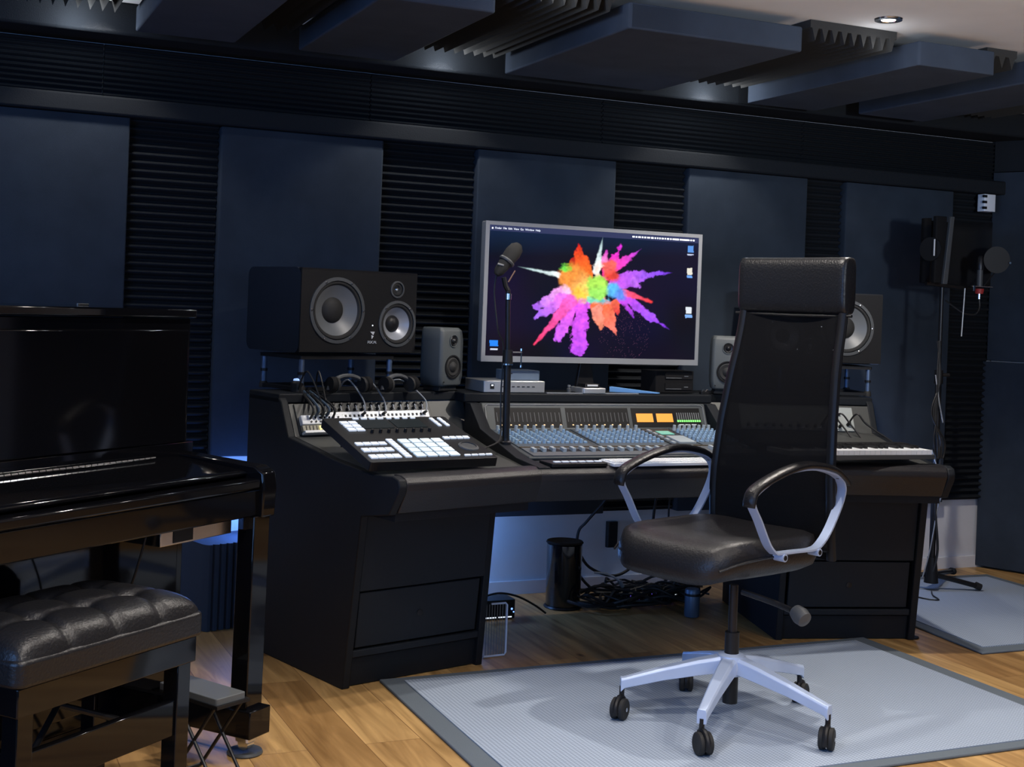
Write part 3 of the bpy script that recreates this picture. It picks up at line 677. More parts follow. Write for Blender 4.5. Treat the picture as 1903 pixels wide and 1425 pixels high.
# picture on the screen
def picture():
    NU, NV = 420, 240
    C4 = [(150, 1045), (1635, 1065), (1700, 190), (188, 98)]
    u, v = np.meshgrid((np.arange(NU+1))/NU, (np.arange(NV+1))/NV)
    X = (1-u)*(1-v)*C4[0][0]+u*(1-v)*C4[1][0]+u*v*C4[2][0]+(1-u)*v*C4[3][0]
    Y = (1-u)*(1-v)*C4[0][1]+u*(1-v)*C4[1][1]+u*v*C4[2][1]+(1-u)*v*C4[3][1]
    rng = np.random.RandomState(3)
    def vn(sc, seed):
        r = np.random.RandomState(seed).rand(64, 64); gx = X/sc; gy = Y/sc; ix = np.floor(gx).astype(int); iy = np.floor(gy).astype(int); fx_ = gx-ix; fy_ = gy-iy
        fx_ = fx_*fx_*(3-2*fx_); fy_ = fy_*fy_*(3-2*fy_)
        g = lambda a, b: r[a % 64, b % 64]
        return (g(iy, ix)*(1-fx_)+g(iy, ix+1)*fx_)*(1-fy_)+(g(iy+1, ix)*(1-fx_)+g(iy+1, ix+1)*fx_)*fy_
    nz = vn(48, 1)*.5+vn(22, 2)*.3+vn(10, 4)*.2; nf = vn(34, 5)*.5+vn(14, 6)*.5
    bg = np.stack([.002+.005*vn(300, 8), .002+.002*vn(200, 7), .006+.016*vn(260, 9)], -1)
    bg[..., 2] += .06*np.clip(1-Y/330., 0, 1); bg[..., 1] += .02*np.clip(1-Y/330., 0, 1)
    im = bg.copy()
    def seg(p0, p1, w0, w1, c0, c1, soft=14., rag=26.):
        nonlocal im
        p0 = np.array(p0, float); p1 = np.array(p1, float); d = p1-p0; L = (d**2).sum()
        t = np.clip(((X-p0[0])*d[0]+(Y-p0[1])*d[1])/max(L, 1), 0, 1)
        dist = np.hypot(X-(p0[0]+t*d[0]), Y-(p0[1]+t*d[1])); w = w0+(w1-w0)*t
        sd = w-dist+(nz-.5)*rag*2*np.minimum(1, w/22.)
        a = np.clip(sd/soft, 0, 1)[..., None]; a = a*a*(3-2*a)
        c = np.array(c0)+(np.array(c1)-np.array(c0))*t[..., None]
        c = c*(.62+.75*nf[..., None])
        im = im*(1-a)+c*a
    for a in [((900, 560), (560, 900), 110, 50, (.06, 0, .08), (.01, 0, .03)), ((1050, 560), (1300, 560), 90, 50, (.03, .0, .05), (.005, 0, .015)), ((820, 420), (820, 330), 110, 50, (.12, .01, .01), (.02, 0, .01))]: seg(*a, soft=120, rag=10)
    seg((700, 600), (505, 690), 75, 26, (.95, .40, .80), (.40, .12, .85)); seg((680, 640), (510, 760), 60, 24, (.80, .18, .92), (.36, .14, .88))
    seg((760, 640), (655, 915), 70, 34, (.90, .12, .80), (.60, .12, .95)); seg((820, 660), (790, 985), 62, 58, (.80, .10, .95), (.55, .08, .92), rag=34)
    seg((745, 640), (482, 962), 55, 9, (.95, .12, .60), (.95, .05, .14), rag=14)
    seg((960, 690), (1062, 890), 85, 8, (.95, .16, .06), (.90, .20, .16)); seg((930, 720), (950, 850), 52, 14, (.95, .30, .22), (.80, .22, .12)); seg((1060, 660), (1080, 720), 40, 20, (.95, .15, .08), (.7, .05, .05))
    seg((1110, 620), (1190, 760), 44, 10, (.65, .08, .85), (.25, .03, .6)); seg((1140, 620), (1330, 770), 46, 34, (.50, .07, .85), (.36, .10, .95)); seg((1330, 770), (1460, 852), 30, 4, (.36, .08, .95), (.22, .03, .85))
    seg((1120, 580), (1325, 650), 32, 14, (.95, .10, .25), (.95, .05, .05), rag=12)
    seg((1080, 510), (1270, 460), 70, 46, (.55, .10, .82), (.36, .10, .85)); seg((1270, 455), (1490, 440), 34, 3, (.34, .10, .85), (.16, .04, .75)); seg((1200, 500), (1240, 545), 30, 14, (.5, .14, .9), (.45, .12, .8))
    seg((1010, 440), (1110, 250), 62, 14, (.98, .04, .30), (.70, .03, .70)); seg((1060, 400), (1262, 268), 52, 4, (.98, .05, .45), (.45, .06, .75)); seg((990, 360), (1000, 290), 34, 12, (.95, .25, .6), (.6, .05, .5))
    seg((830, 450), (800, 235), 92, 6, (.92, .18, .02), (.75, .01, .01)); seg((740, 420), (760, 350), 50, 20, (.8, .2, .02), (.5, .02, .01))
    seg((660, 462), (378, 400), 26, 3, (.85, .95, .95), (.45, .70, .72), rag=10); seg((925, 430), (980, 178), 36, 3, (.85, .90, .90), (.40, .62, .66), rag=10)
    seg((1020, 410), (1040, 455), 70, 66, (.85, .12, .10), (.80, .06, .04), soft=30)
    seg((760, 480), (800, 520), 120, 110, (.92, .30, .05), (.95, .42, .10), soft=45); seg((700, 545), (720, 580), 34, 30, (1., .55, .65), (1., .5, .8), soft=30)
    seg((820, 590), (850, 560), 78, 70, (.98, .55, .06), (.98, .70, .15), soft=45); seg((700, 405), (725, 400), 44, 40, (.18, .75, .08), (.35, .65, .05), soft=30)
    seg((935, 395), (930, 470), 40, 34, (1., .80, .75), (1., .7, .5), soft=30)
    seg((1050, 570), (1090, 590), 72, 62, (.10, .45, .85), (.12, .25, .85), soft=40); seg((880, 640), (1010, 640), 34, 30, (.20, .70, .45), (.12, .50, .75), soft=30)
    seg((930, 530), (935, 575), 88, 80, (.42, .80, .10), (.32, .75, .12), soft=36)
    sp = (rng.rand(*X.shape) > .972) & (np.hypot(X-1120, Y-880) < 190) & (Y > 700); im[sp] += np.array([.09, .03, .06])
    # menu bar and icons
    mb = v > .955; im[mb] = im[mb]*.3+np.array([.03, .035, .09])
    def icon(cx, cy, w, h, c):
        k = (np.abs(X-cx) < w) & (np.abs(Y-cy) < h); im[k] = c
    icon(210, 955, 28, 22, (.02, .22, .85)); icon(210, 998, 26, 5, (.6, .65, .8)); icon(1635, 270, 22, 24, (.10, .28, .70)); icon(1632, 310, 24, 5, (.5, .55, .75))
    icon(1622, 430, 20, 24, (.75, .72, .62)); icon(1620, 468, 20, 9, (.15, .35, .8)); icon(1605, 710, 22, 24, (.7, .75, .8)); icon(1603, 752, 27, 12, (.2, .4, .8))
    im = np.clip(im, 0, 1)
    x0, x1, z0, z1 = A.x+fx, Bm.x-fx, A.z+fz0, A.z+SH_-fz1
    me = bpy.data.meshes.new('screen_picture')
    co_ = np.stack([x0+(x1-x0)*u, np.full_like(u, SY-.0015), z0+(z1-z0)*v], -1).reshape(-1, 3)
    inv = np.array(WM[scr.name].inverted()); co_ = co_ @ inv[:3, :3].T+inv[:3, 3]
    idx = np.arange((NU+1)*(NV+1)).reshape(NV+1, NU+1)
    q = np.stack([idx[:-1, :-1], idx[:-1, 1:], idx[1:, 1:], idx[1:, :-1]], -1).reshape(-1, 4)
    me.vertices.add(len(co_)); me.vertices.foreach_set('co', co_.ravel().astype(np.float32))
    me.loops.add(q.size); me.loops.foreach_set('vertex_index', q.ravel().astype(np.int32))
    me.polygons.add(len(q)); me.polygons.foreach_set('loop_start', (np.arange(len(q))*4).astype(np.int32)); me.polygons.foreach_set('loop_total', np.full(len(q), 4, np.int32))
    me.update()
    ca = me.color_attributes.new('picture', 'FLOAT_COLOR', 'POINT')
    ca.data.foreach_set('color', np.concatenate([im.reshape(-1, 3), np.ones((len(co_), 1))], 1).ravel().astype(np.float32))
    m = bpy.data.materials.new('screen_image'); m.use_nodes = True; nt = m.node_tree; b = nt.nodes['Principled BSDF']
    at = nt.nodes.new('ShaderNodeVertexColor'); at.layer_name = 'picture'
    b.inputs['Base Color'].default_value = (.004, .004, .006, 1); b.inputs['Roughness'].default_value = .25; b.inputs['Specular IOR Level'].default_value = .15
    nt.links.new(at.outputs['Color'], b.inputs['Emission Color']); b.inputs['Emission Strength'].default_value = .62
    me.materials.append(m)
    o = bpy.data.objects.new('display', me); COL.objects.link(o); o.parent = scr; WM[o.name] = WM[scr.name]; return o
disp = picture()
x0, x1, zt = A.x+fx, Bm.x-fx, A.z+SH_-fz1
TT = lambda x, z: Matrix.Translation((x, SY-.0022, z)) @ Matrix.Rotation(R(90), 4, 'X')
text('menu_text', 'Finder  File  Edit  View  Go  Window  Help', .0105, TT(x0+.022, zt-.011), M_wled, disp, 'LEFT', 0)
MB().lathe([(.0035, 0), (.0035, .0008), (.0005, .0008)], (x0+.012, SY-.0018, zt-.012), (0, -1, 0), 10).build('menu_mark', M_wled, disp)
m = MB()
xx = x1-.30
for wd in (8, 5, 9, 5, 6, 10, 9, 5, 4, 5, 7, 4, 8, 5, 22, 34, 5, 6):
    m.box(xx, xx+wd*.0013, SY-.0025, SY-.0018, zt-.0145, zt-.0085); xx += wd*.0013+.0045
m.build('menu_icons', M_wled, disp)
MB().prism([(2.28, .90), (2.36, .90), (2.34, 1.02), (2.30, 1.02)], SY+.04, SY+.06, 'y').build('neck', M_bmetal, scr, bevel=.003)
MB().rbox(2.275, 2.375, SY-.03, SY+.08, .881, .903, .008).build('foot', M_silver, scr, bevel=.003)
m = MB(); m.rbox(2.288, 2.352, SY-.02, SY+.05, .903, .918, .005); m.build('knuckle', M_bmetal, scr, bevel=.003)
m = MB(); m.box(2.298, 2.342, SY-.0215, SY-.0195, .909, .915); m.build('bright_clip', M_print, scr)
# things on the centre shelf
t = thing('audio_interface', 'silver audio interface with small display, on the shelf below the screen', 'audio interface', (1.96, 4.47, .881))
MB().rbox(1.872, 2.122, 4.455, 4.64, .882, .925, .004).build('case', M_silver, t, bevel=.002)
m = MB(); m.box(1.898, 1.914, 4.4535, 4.456, .895, .914); m.build('display', M_bplast, t)
m = MB(); m.box(1.902, 1.910, 4.4525, 4.454, .906, .911); m.build('display_light', M_wled, t)
for k in range(7): MB().box(1.945+k*.0205, 1.956+k*.0205, 4.4535, 4.456, .9025, .9055).build('button', M_bplast, t)
t = thing('power_supply', 'plain blue-grey box on top of the silver audio interface', 'electronics box', (1.99, 4.5, .9255))
MB().rbox(1.985, 2.120, 4.50, 4.61, .9258, .962, .004).build('case', mat('slate_case', (.10, .14, .20), .5), t, bevel=.002)
MB().box(1.995, 2.006, 4.4985, 4.5005, .949, .952).build('printed_mark', M_bplast, t)
t = thing('glass_tray', 'thin clear-edged tray on the centre shelf below the screen', 'tray', (2.3, 4.5, .881))
MB().rbox(2.127, 2.52, 4.445, 4.46, .8805, .884, .001).build('edge', M_silver, t)
o = MB(); o.hull([[Vector(p) for p in ((2.42, 4.50, .8845), (2.44, 4.52, .8845), (2.62, 4.455, .8825), (2.60, 4.445, .8825))], [Vector(p) for p in ((2.42, 4.50, .905), (2.44, 4.52, .905), (2.62, 4.455, .887), (2.60, 4.445, .887))]])
o = o.build('folded_card', M_bluep, bevel=.001); tag(o, 'sloping blue-lit card on the centre shelf right of the screen foot', 'card')
t = thing('bottle', 'tiny dark bottle with pale cap on the centre shelf left of the screen foot', 'bottle', (2.235, 4.48, .881))
MB().lathe([(.009, 0), (.009, .016), (.005, .020), (.005, .024), (.001, .024)], (2.235, 4.48, .881), seg=16).build('body', M_dgrey, t, smooth=True)
MB().lathe([(.006, .022), (.006, .030), (.001, .031)], (2.235, 4.48, .881), seg=16).build('cap', M_grey, t, smooth=True)
t = thing('drive_dock', 'black two-bay drive unit on the shelf below the right corner of the screen', 'electronics box', (2.70, 4.5, .881))
MB().rbox(2.625, 2.80, 4.50, 4.62, .882, .970, .004).build('case', M_bmatte, t, bevel=.002)
for z in (.895, .938):
    w_ = MB().box(2.668, 2.792, 4.497, 4.5005, z, z+.026).build('drive_bay', M_bplast, t)
    MB().box(2.671, 2.741, 4.4955, 4.4975, z+.003, z+.005).build('edge_light', M_grey, w_); MB().box(2.754, 2.772, 4.4955, 4.4975, z+.010, z+.013).build('badge', M_blue if z > .9 and False else M_grey, w_)
t = thing('small_key', 'little pale metal clip on the shelf edge right of the drive unit', 'clip', (2.80, 4.46, .881))
MB().tube([(2.825, 4.475, .890), (2.83, 4.472, .900), (2.838, 4.472, .890), (2.845, 4.475, .898), (2.852, 4.475, .897)], .0022, 6, smooth_n=3).build('wire', M_chrome, t, smooth=True)
MB().rbox(2.82, 2.856, 4.47, 4.49, .8805, .890, .003).build('base', M_bplast, t)
# ================================================================== MICROPHONE on desk stand
mx_, my_ = 1.825, 4.13
t = thing('microphone_stand', 'black desk microphone stand rising in front of the screen', 'microphone stand', (mx_, my_, .665))
MB().lathe([(.020, .0), (.020, .014), (.014, .018), (.012, .03)], (mx_, my_, .722), seg=28).build('base', M_bmetal, t, smooth=True)
MB().cyl((mx_, my_, .74), (mx_-.004, my_, 1.03), .0125).build('lower_tube', M_bmetal, t, smooth=True)
MB().cyl((mx_-.004, my_, 1.02), (mx_-.012, my_, 1.26), .0085).build('upper_tube', M_bmetal, t, smooth=True)
MB().cyl((mx_-.004, my_, 1.00), (mx_-.004, my_, 1.052), .019, .016).build('clutch', M_bplast, t, smooth=True)
MB().cyl((mx_-.004, my_, 1.0), (mx_-.004, my_, 1.005), .0205).build('clutch_ring', M_chrome, t, smooth=True)
kn = MB(); kn.tube([(mx_+.008, my_-.015, 1.045), (mx_+.040, my_-.02, 1.045)], .003, 8); kn.tube([(mx_+.038, my_-.02, 1.052), (mx_+.038, my_-.02, .998)], .0025, 8); kn.lathe([(.005, 0), (.005, .008), (.001, .008)], (mx_+.038, my_-.02, 1.05), seg=10); kn.lathe([(.005, 0), (.005, .008), (.001, .008)], (mx_+.038, my_-.02, .993), seg=10)
kn.build('clamp_screw', M_chrome, t, smooth=True)
MB().cyl((mx_-.010, my_, 1.225), (mx_-.010, my_, 1.245), .0105).build('collar', M_chrome, t, smooth=True)
MB().tube([(mx_-.030, my_, 1.30), (mx_-.022, my_, 1.27), (mx_-.012, my_, 1.255)], .009, 8).build('mount', M_bplast, t, smooth=True)
MB().tube([(mx_-.012, my_, 1.285), (mx_+.010, my_-.004, 1.325)], .0025, 6).build('swivel_pin', mat('copper_pin', (.5, .3, .2), .4, metal=.8), t)
t = thing('microphone', 'rounded dark microphone leaning on the stand in front of the screen', 'microphone', (mx_-.01, my_, 1.3))
ax_ = Vector((.075, 0, .10)).normalized()
MB().lathe([(.010, -.012), (.018, 0), (.022, .03), (.026, .06), (.028, .085), (.024, .108), (.012, .122), (.001, .125)], (mx_-.050, my_, 1.318), ax_, 26).build('body', mat('mic_grille', (.014, .014, .013), .7, bump=.8, bscale=900), t, smooth=True)
MB().tube([(mx_-.058, my_-.01, 1.345), (mx_-.040, my_-.02, 1.340)], .004, 8).build('side_knob', M_grey, t, smooth=True)
MB().lathe([(.028, 0), (.030, .005), (.028, .010)], (mx_-.024, my_, 1.352), ax_, 26).build('ring', M_dgrey, t, smooth=True)
t = thing('microphone_cable', 'thin dark cable hanging beside the desk microphone stand', 'cable', (mx_, my_, .75))
MB().tube([(mx_-.05, my_+.01, 1.32), (mx_-.058, my_+.012, 1.25), (mx_-.04, my_+.01, 1.12), (mx_-.016, my_+.012, 1.06), (mx_-.018, my_+.014, .9), (mx_-.02, my_-.0, .775), (mx_-.05, my_-.05, .742), (mx_-.14, my_-.13, .728), (mx_-.2, my_-.17, .726)], .003, 6, smooth_n=6).build('lead', M_cable, t, smooth=True)
# ================================================================== RIGHT WING: keyboard and mixer
def rw(s, x, z): v_ = MIR @ Vector((*wpt(s, x)[:2], z)); return v_
kb = thing('midi_keyboard', 'white-keyed music keyboard on the right wing of the desk, partly behind the chair', 'music keyboard', (3.1, 3.8, .69))
ka, kbv = Vector((2.72, 3.735, .703)), Vector((3.315, 3.700, .703)); kx = (kbv-ka).normalized(); Tk = frame(ka, kx, Vector((-kx.y, kx.x, 0)))
L_ = (kbv-ka).length
MB(Tk).rbox(-.01, L_+.012, .0, .15, 0.005, .022, .003).build('case', M_dgrey, kb, bevel=.003)
MB(Tk).rbox(-.01, L_+.012, .148, .20, 0.005, .046, .003).build('rear_case', M_bmatte, kb, bevel=.003)
nk = 27; kw = L_/nk
for i in range(nk): MB(Tk).box(i*kw+.0006, (i+1)*kw-.0006, .002, .148, .022, .038).build('white_key', M_key, kb)
for i in range(nk-1):
    if i % 7 in (2, 6): continue
    MB(Tk).box((i+1)*kw-.005, (i+1)*kw+.005, .055, .148, .038, .048).build('black_key', M_bplast, kb)
mr = thing('rack_mixer', 'grey knob mixer with cables in the right wing, right of the chair', 'mixer', tuple(rw(.06, .3, .75)))
a_, b_ = rw(.10, .60, .742), rw(.10, .04, .742); tp = rw(.045, .60, .846)
Tx = frame(a_, b_-a_, tp-a_); Zx = 1 if (Tx.to_3x3() @ Vector((0, 0, 1))).y < 0 else -1
m = MB(Tx); z_ = sorted((0, .006*Zx)); m.box(.02, .50, .004, .108, *z_); m.build('face_plate', mat('pale_plate', (.34, .37, .36), .5), mr, bevel=.002)
for k in range(12): MB(Tx).lathe([(.007, 0), (.006, .016), (.001, .017)], (.05+k*.035, .022, .006*Zx), (0, 0, Zx), 10).build('knob', M_bplast, mr, smooth=True)
MB(Tx).lathe([(.005, 0), (.005, .008), (.001, .008)], (.44, .075, .006*Zx), (0, 0, Zx), 10).build('screw', M_bplast, mr)
for k in range(6): MB(Tx).box(.06+k*.07, .075+k*.07, .010, .016, *sorted((.006*Zx, .012*Zx))).build('white_button', M_key, mr)
for k, x in enumerate((.36, .40, .47)):
    t = thing('patch_cable', ('dark cable looping out of the right mixer, left one', 'dark cable looping out of the right mixer, middle one', 'dark cable running off the right mixer toward the keyboard')[k], 'cable', tuple(rw(.1, .2, .75)), group='patch cables on the right wing')
    p0 = Tx @ Vector((x, .03, .006*Zx)); p1 = p0+Vector((.005, -.05, .05)); p2 = p0+Vector((.04, -.07, .01)); p3 = p0+Vector((.07 if k < 2 else .13, -.12, -.055))
    MB().tube([p0, p1, p2, p3], .004, 6, smooth_n=6).build('lead', M_cable, t, smooth=True)
    MB().tube([p0, p0+(p1-p0)*.25], .007, 8).build('plug', M_bmetal, t, smooth=True)
# ================================================================== OFFICE CHAIR
HX, HY = 2.18, 3.24
ch = thing('office_chair', 'high-backed black office chair with mesh back, leather headrest and silver arms and base', 'chair', (HX, HY, 0))
CA = R(198-90)
TC = Matrix.Translation((HX, HY, .012)) @ Matrix.Rotation(CA, 4, 'Z')      # local +Y = the way the chair faces
TCs = Matrix.Translation((HX+.035, HY+.155, .042)) @ Matrix.Rotation(CA, 4, 'Z')
# five-star base
hub = Vector((HX, HY, .012))
MB().lathe([(.026, .135), (.040, .140), (.046, .165), (.040, .195), (.030, .20)], hub, seg=28).build('base_hub', M_alu, ch, smooth=True)
for k, a in enumerate((158, 82, 15, -66, -137)):
    d = Vector((math.cos(R(a)), math.sin(R(a)), 0)); n = Vector((-d.y, d.x, 0)); rings = []
    for r_, zc, hw, hh in ((.018, .172, .024, .024), (.10, .158, .022, .022), (.20, .136, .018, .018), (.312, .106, .014, .015), (.323, .100, .014, .020)):
        c = hub+d*r_; rings.append([c+n*hw*sx+Vector((0, 0, zc+hh*sz)) for sx, sz in ((-1, -1), (-1, .6), (-.7, 1), (.7, 1), (1, .6), (1, -1))])
    lg = MB().hull(rings).build('base_leg', M_alu, ch, bevel=.0015)
    c = hub+d*.318; ca = R(a+(60, 160, 20, -70, 40)[k]); cd = Vector((math.cos(ca), math.sin(ca), 0)); cn = Vector((-cd.y, cd.x, 0)); w0 = c+cd*.012+Vector((0, 0, .031))
    cs_ = MB().cyl(c+Vector((0, 0, .062)), c+Vector((0, 0, .095)), .0075).build('caster_stem', M_bmetal, ch)
    m = MB()
    for s_ in (-1, 1): m.lathe([(.006, .004*1), (.028, .004), (.031, .008), (.031, .018), (.026, .021), (.006, .019)], w0, cn*s_, 24)
    m.build('wheel', M_rub, cs_, smooth=True)
    m = MB(); rr_ = []
    for ang in range(-20, 201, 20):
        pa = w0+cd*.034*math.cos(R(ang))+Vector((0, 0, .034*math.sin(R(ang)))); rr_.append(pa)
    m.tube(rr_[:9], .008, 8); m.build('fork', M_bplast, cs_, smooth=True)
    MB().lathe([(.006, .021), (.006, .023), (.001, .023)], w0, cn, 12).build('axle_cap', M_chrome, cs_)
MB().cyl(hub+Vector((0, 0, .055)), hub+Vector((0, 0, .14)), .022).build('gas_cylinder', M_bplast, ch, smooth=True)
MB().cyl(hub+Vector((0, 0, .19)), hub+Vector((0, 0, .262)), .021).build('column_sleeve', M_bplast, ch, smooth=True)
MB().cyl(hub+Vector((0, 0, .26)), hub+Vector((.0, 0, .40)), .013).build('gas_rod', M_bmetal, ch, smooth=True)
MB(TCs).rbox(-.09, .09, -.16, .12, .375, .405, .03).build('tilt_mechanism', M_bplast, ch, bevel=.008)
lv = MB(TC); lv.tube([(-.03, 0, .385), (-.12, -.02, .37), (-.19, -.02, .36)], .009, 8, smooth_n=3); lv = lv.build('height_lever', M_bmetal, ch, smooth=True)
MB(TC).lathe([(.004, -.028), (.020, -.024), (.026, .0), (.022, .02), (.004, .026)], (-.222, -.02, .350), (-1, .2, -.45), 16).build('lever_knob', M_dgrey, lv, smooth=True)
# seat cushion
def seatf(u, v):
    a = 2*math.pi*u; return None
SWd, SDp = .236, .262
def srnd(ax, ay, n=5):
    def f(t):
        c, s = math.cos(t), math.sin(t); return (math.copysign(abs(c)**(2/n), c)*ax, math.copysign(abs(s)**(2/n), s)*ay)
    return [f(2*math.pi*k/40) for k in range(40)]
m = MB(TCs); rings = []
for z, f, sg_ in ((.408, .60, 0), (.400, .86, 0), (.415, .965, 0), (.440, 1.0, 0), (.470, .995, 0), (.492, .96, 1), (.503, .88, 1), (.508, .72, 1), (.503, .45, 1), (.499, .15, 1)):
    ring = []
    for x, y in srnd(SWd*f, SDp*f):
        wf = max(0, (y/SDp)-.55); dz = -.085*wf*wf*2.2 if True else 0
        if z > .46: dz -= .0
        ring.append((x*(1-.06*max(0, y/SDp)), y, z+dz+.012*(abs(x)/SWd)**2*sg_*f))
    rings.append(ring)
m.hull(rings); seat = m.build('seat', M_seat, ch, smooth=True, angle=80)
for s_ in (-1, 1): m = MB(TCs); m.tube([(s_*SWd*.99, -.20, .462), (s_*SWd*1.0, 0, .463), (s_*SWd*.97, .16, .455), (s_*SWd*.86, .235, .435)], .0035, 6, smooth_n=5); m.build('seam_piping', M_leather, seat, smooth=True)
# under shell of the seat
m = MB(TCs); m.hull([[(x, y, .385) for x, y in srnd(.13, .17, 4)], [(x, y, .405) for x, y in srnd(.20, .22, 4)]]); m.build('seat_shell', M_bplast, ch, smooth=True)
# backrest: curved mesh panel inside a tubular frame
def bc(z):   # y (backward negative) of the back at height z
    pts = [(.42, -.300), (.52, -.288), (.67, -.285), (.82, -.300), (.97, -.325), (1.12, -.360), (1.22, -.375), (1.40, -.380)]
    for (z0, y0), (z1, y1) in zip(pts, pts[1:]):
        if z <= z1: return y0+(y1-y0)*(z-z0)/(z1-z0)
    return pts[-1][1]
def bw_(z): return .228-.026*max(0, min(1, (z-.6)/.45))-.010*max(0, z-.8)/.4
zs = [.42+k*(.78/26) for k in range(27)]
m = MB(TCs)
def bkf(u, v):
    z = zs[min(26, int(round(v*26)))]; w = bw_(z)-.012; x = (u*2-1)*w; return Vector((x, bc(z)+.030*(abs(u*2-1)**2), z))
m.grid(bkf, 14, 26); bk = m.build('back_mesh', None, ch, smooth=True)
sol = bk.modifiers.new('solid', 'SOLIDIFY'); sol.thickness = .005
mm = bpy.data.materials.new('mesh_weave'); mm.use_nodes = True; nt = mm.node_tree; b = nt.nodes['Principled BSDF']; b.inputs['Base Color'].default_value = (.005, .005, .006, 1); b.inputs['Roughness'].default_value = .9; b.inputs['Specular IOR Level'].default_value = .2
# real weave: see-through between the threads, evenly in every direction
b.inputs['Alpha'].default_value = .90
bk.data.materials.append(mm)
for s_ in (-1, 1):
    pts = [(s_*bw_(z), bc(z)+.028, z) for z in zs]
    MB(TCs).tube(pts, .016, 10, flat=.8).build('back_frame', M_bplast, ch, smooth=True)
MB(TCs).tube([(-bw_(.45), bc(.45)+.028, .46), (0, bc(.45), .445), (bw_(.45), bc(.45)+.028, .46)], .018, 10, smooth_n=5).build('lower_rail', M_bplast, ch, smooth=True)
MB(TCs).tube([(-.20, bc(.6)+.01, .60), (0, bc(.6)-.012, .590), (.20, bc(.6)+.01, .60)], .006, 8, smooth_n=5).build('lumbar_bar', M_bmetal, ch, smooth=True)
# headrest
m = MB(TCs); rings = []
for x, f in ((-.208, .55), (-.206, .85), (-.198, .97), (-.18, 1), (-.1, 1.), (0, 1.), (.1, 1.), (.18, 1), (.198, .97), (.206, .85), (.208, .55)):
    ring = []
    for k in range(28):
        a = 2*math.pi*k/28; cy, cz = math.cos(a), math.sin(a)
        y = math.copysign(abs(cy)**.55, cy)*.036*f; z = math.copysign(abs(cz)**.42, cz)*.090*(.86+.14*f)
        ring.append((x, bc(1.28)+.012+y+.018*(x/.235)**2, 1.262+z))
    rings.append(ring)
m.hull(rings); hr = m.build('headrest', M_leather, ch, smooth=True, angle=80)
m = MB(TCs)
for z in (1.168,): m.tube([(-.225, bc(1.2)+.035, z), (0, bc(1.2)+.025, z-.003), (.225, bc(1.2)+.035, z)], .005, 6, smooth_n=4)
m.build('seam', M_bplast, hr, smooth=True)
# arms: flat silver loops with leather pads
def ribbon(m, pts, wid, th, nrm):
    # flat strip along pts, wide across nrm (chair x axis)
    pts = [Vector(p) for p in pts]; rings = []
    for i, p in enumerate(pts):
        d = (pts[min(i+1, len(pts)-1)]-pts[max(i-1, 0)]).normalized(); n = Vector(nrm); q = d.cross(n).normalized()
        rings.append([p+n*wid/2+q*th/2, p-n*wid/2+q*th/2, p-n*wid/2-q*th/2, p+n*wid/2-q*th/2])
    m.hull(rings)
for s_ in (-1, 1):
    X = s_*.252
    loop = spline([Vector(p) for p in ((X, .050, .476), (X, .085, .505), (X, .130, .575), (X, .165, .630), (X, .140, .662), (X, .03, .702), (X, -.10, .712), (X, -.225, .690), (X, -.275, .655), (X, -.268, .605), (X, -.215, .525), (X, -.170, .484), (X, -.130, .472), (X, -.04, .474), (X, .050, .476))], 5)
    pad = [p for p in spline([Vector(p) for p in ((X, .176, .618), (X, .160, .660), (X, .10, .687), (X, .0, .713), (X, -.10, .723), (X, -.22, .704), (X, -.285, .666), (X, -.292, .652))], 5)]
    m = MB(TCs); ribbon(m, loop, .030, .0055, (1, 0, 0)); arm = m.build('arm', M_alu, ch, smooth=True, angle=40)
    m = MB(TCs); rings = []
    for i, p in enumerate(pad):
        d = (pad[min(i+1, len(pad)-1)]-pad[max(i-1, 0)]).normalized(); n = Vector((1, 0, 0)); q = d.cross(n).normalized(); q = q if q.z > 0 or abs(q.z) < .2 and q.y > 0 else q
        f = min(1, (i+1)/3, (len(pad)-i)/4)
        rings.append([p+n*.022*math.cos(t_)+q*.0125*f*math.sin(t_) for t_ in [2*math.pi*k/14 for k in range(14)]])
    m.hull(rings); m.build('arm_pad', M_leather, arm, smooth=True, angle=80)
    for y in (.020, -.15):
        b1 = MB(TCs).cyl((s_*.222, y, .463), (s_*.270, y, .463), .0115, .0115, 18).build('arm_bolt', M_alu, arm, smooth=True)
        MB(TCs).cyl((s_*.2695, y, .463), (s_*.2715, y, .463), .0075, .0075, 14).build('bolt_recess', M_bplast, b1)
# ================================================================== PIANO
P0 = Vector((.811, 3.405, 0)); pp = Vector((.7815, .6239, 0)); nf = Vector((.6239, -.7815, 0))
TP = frame(P0, pp, -nf)      # local x along the keyboard (to the treble end), y backward, z up
pn = thing('upright_piano', 'glossy black upright piano standing at the left, seen from its treble end', 'piano', tuple(P0+pp*-.6), math.atan2(pp.y, pp.x))
XR, XL = .045, -1.46
MB(TP).box(XL, XR, .30, .64, .10, 1.135).build('case', M_lacq, pn, bevel=.003)
lid = MB(TP).rbox(XL-.01, XR+.012, .285, .66, 1.137, 1.160, .008).build('top_lid', M_lacq, pn, bevel=.005, seg=3)
m = MB(TP)
for x in (-.05, -1.3): m.cyl((x, .63, 1.162), (x+.04, .63, 1.162), .003, .003, 8)
m.build('lid_hinge', M_chrome, lid)
MB(TP).box(XL+.03, XR-.035, .272, .30, .80, 1.105).build('upper_panel', M_lacq, pn, bevel=.004)
MB(TP).box(XL+.03, XR-.035, .285, .30, .14, .575).build('lower_panel', M_lacq, pn, bevel=.004)
MB(TP).box(XL, XR, .275, .30, .745, .800).build('fallboard_rail', M_lacq, pn, bevel=.003)
MB(TP).prism([(.045, .728), (.290, .748), (.290, .765), (.050, .745), (.040, .738)], XL+.05, XR-.055, 'x').build('fallboard', M_lacq, pn, bevel=.004, seg=3)
m = MB(TP)
n = 60
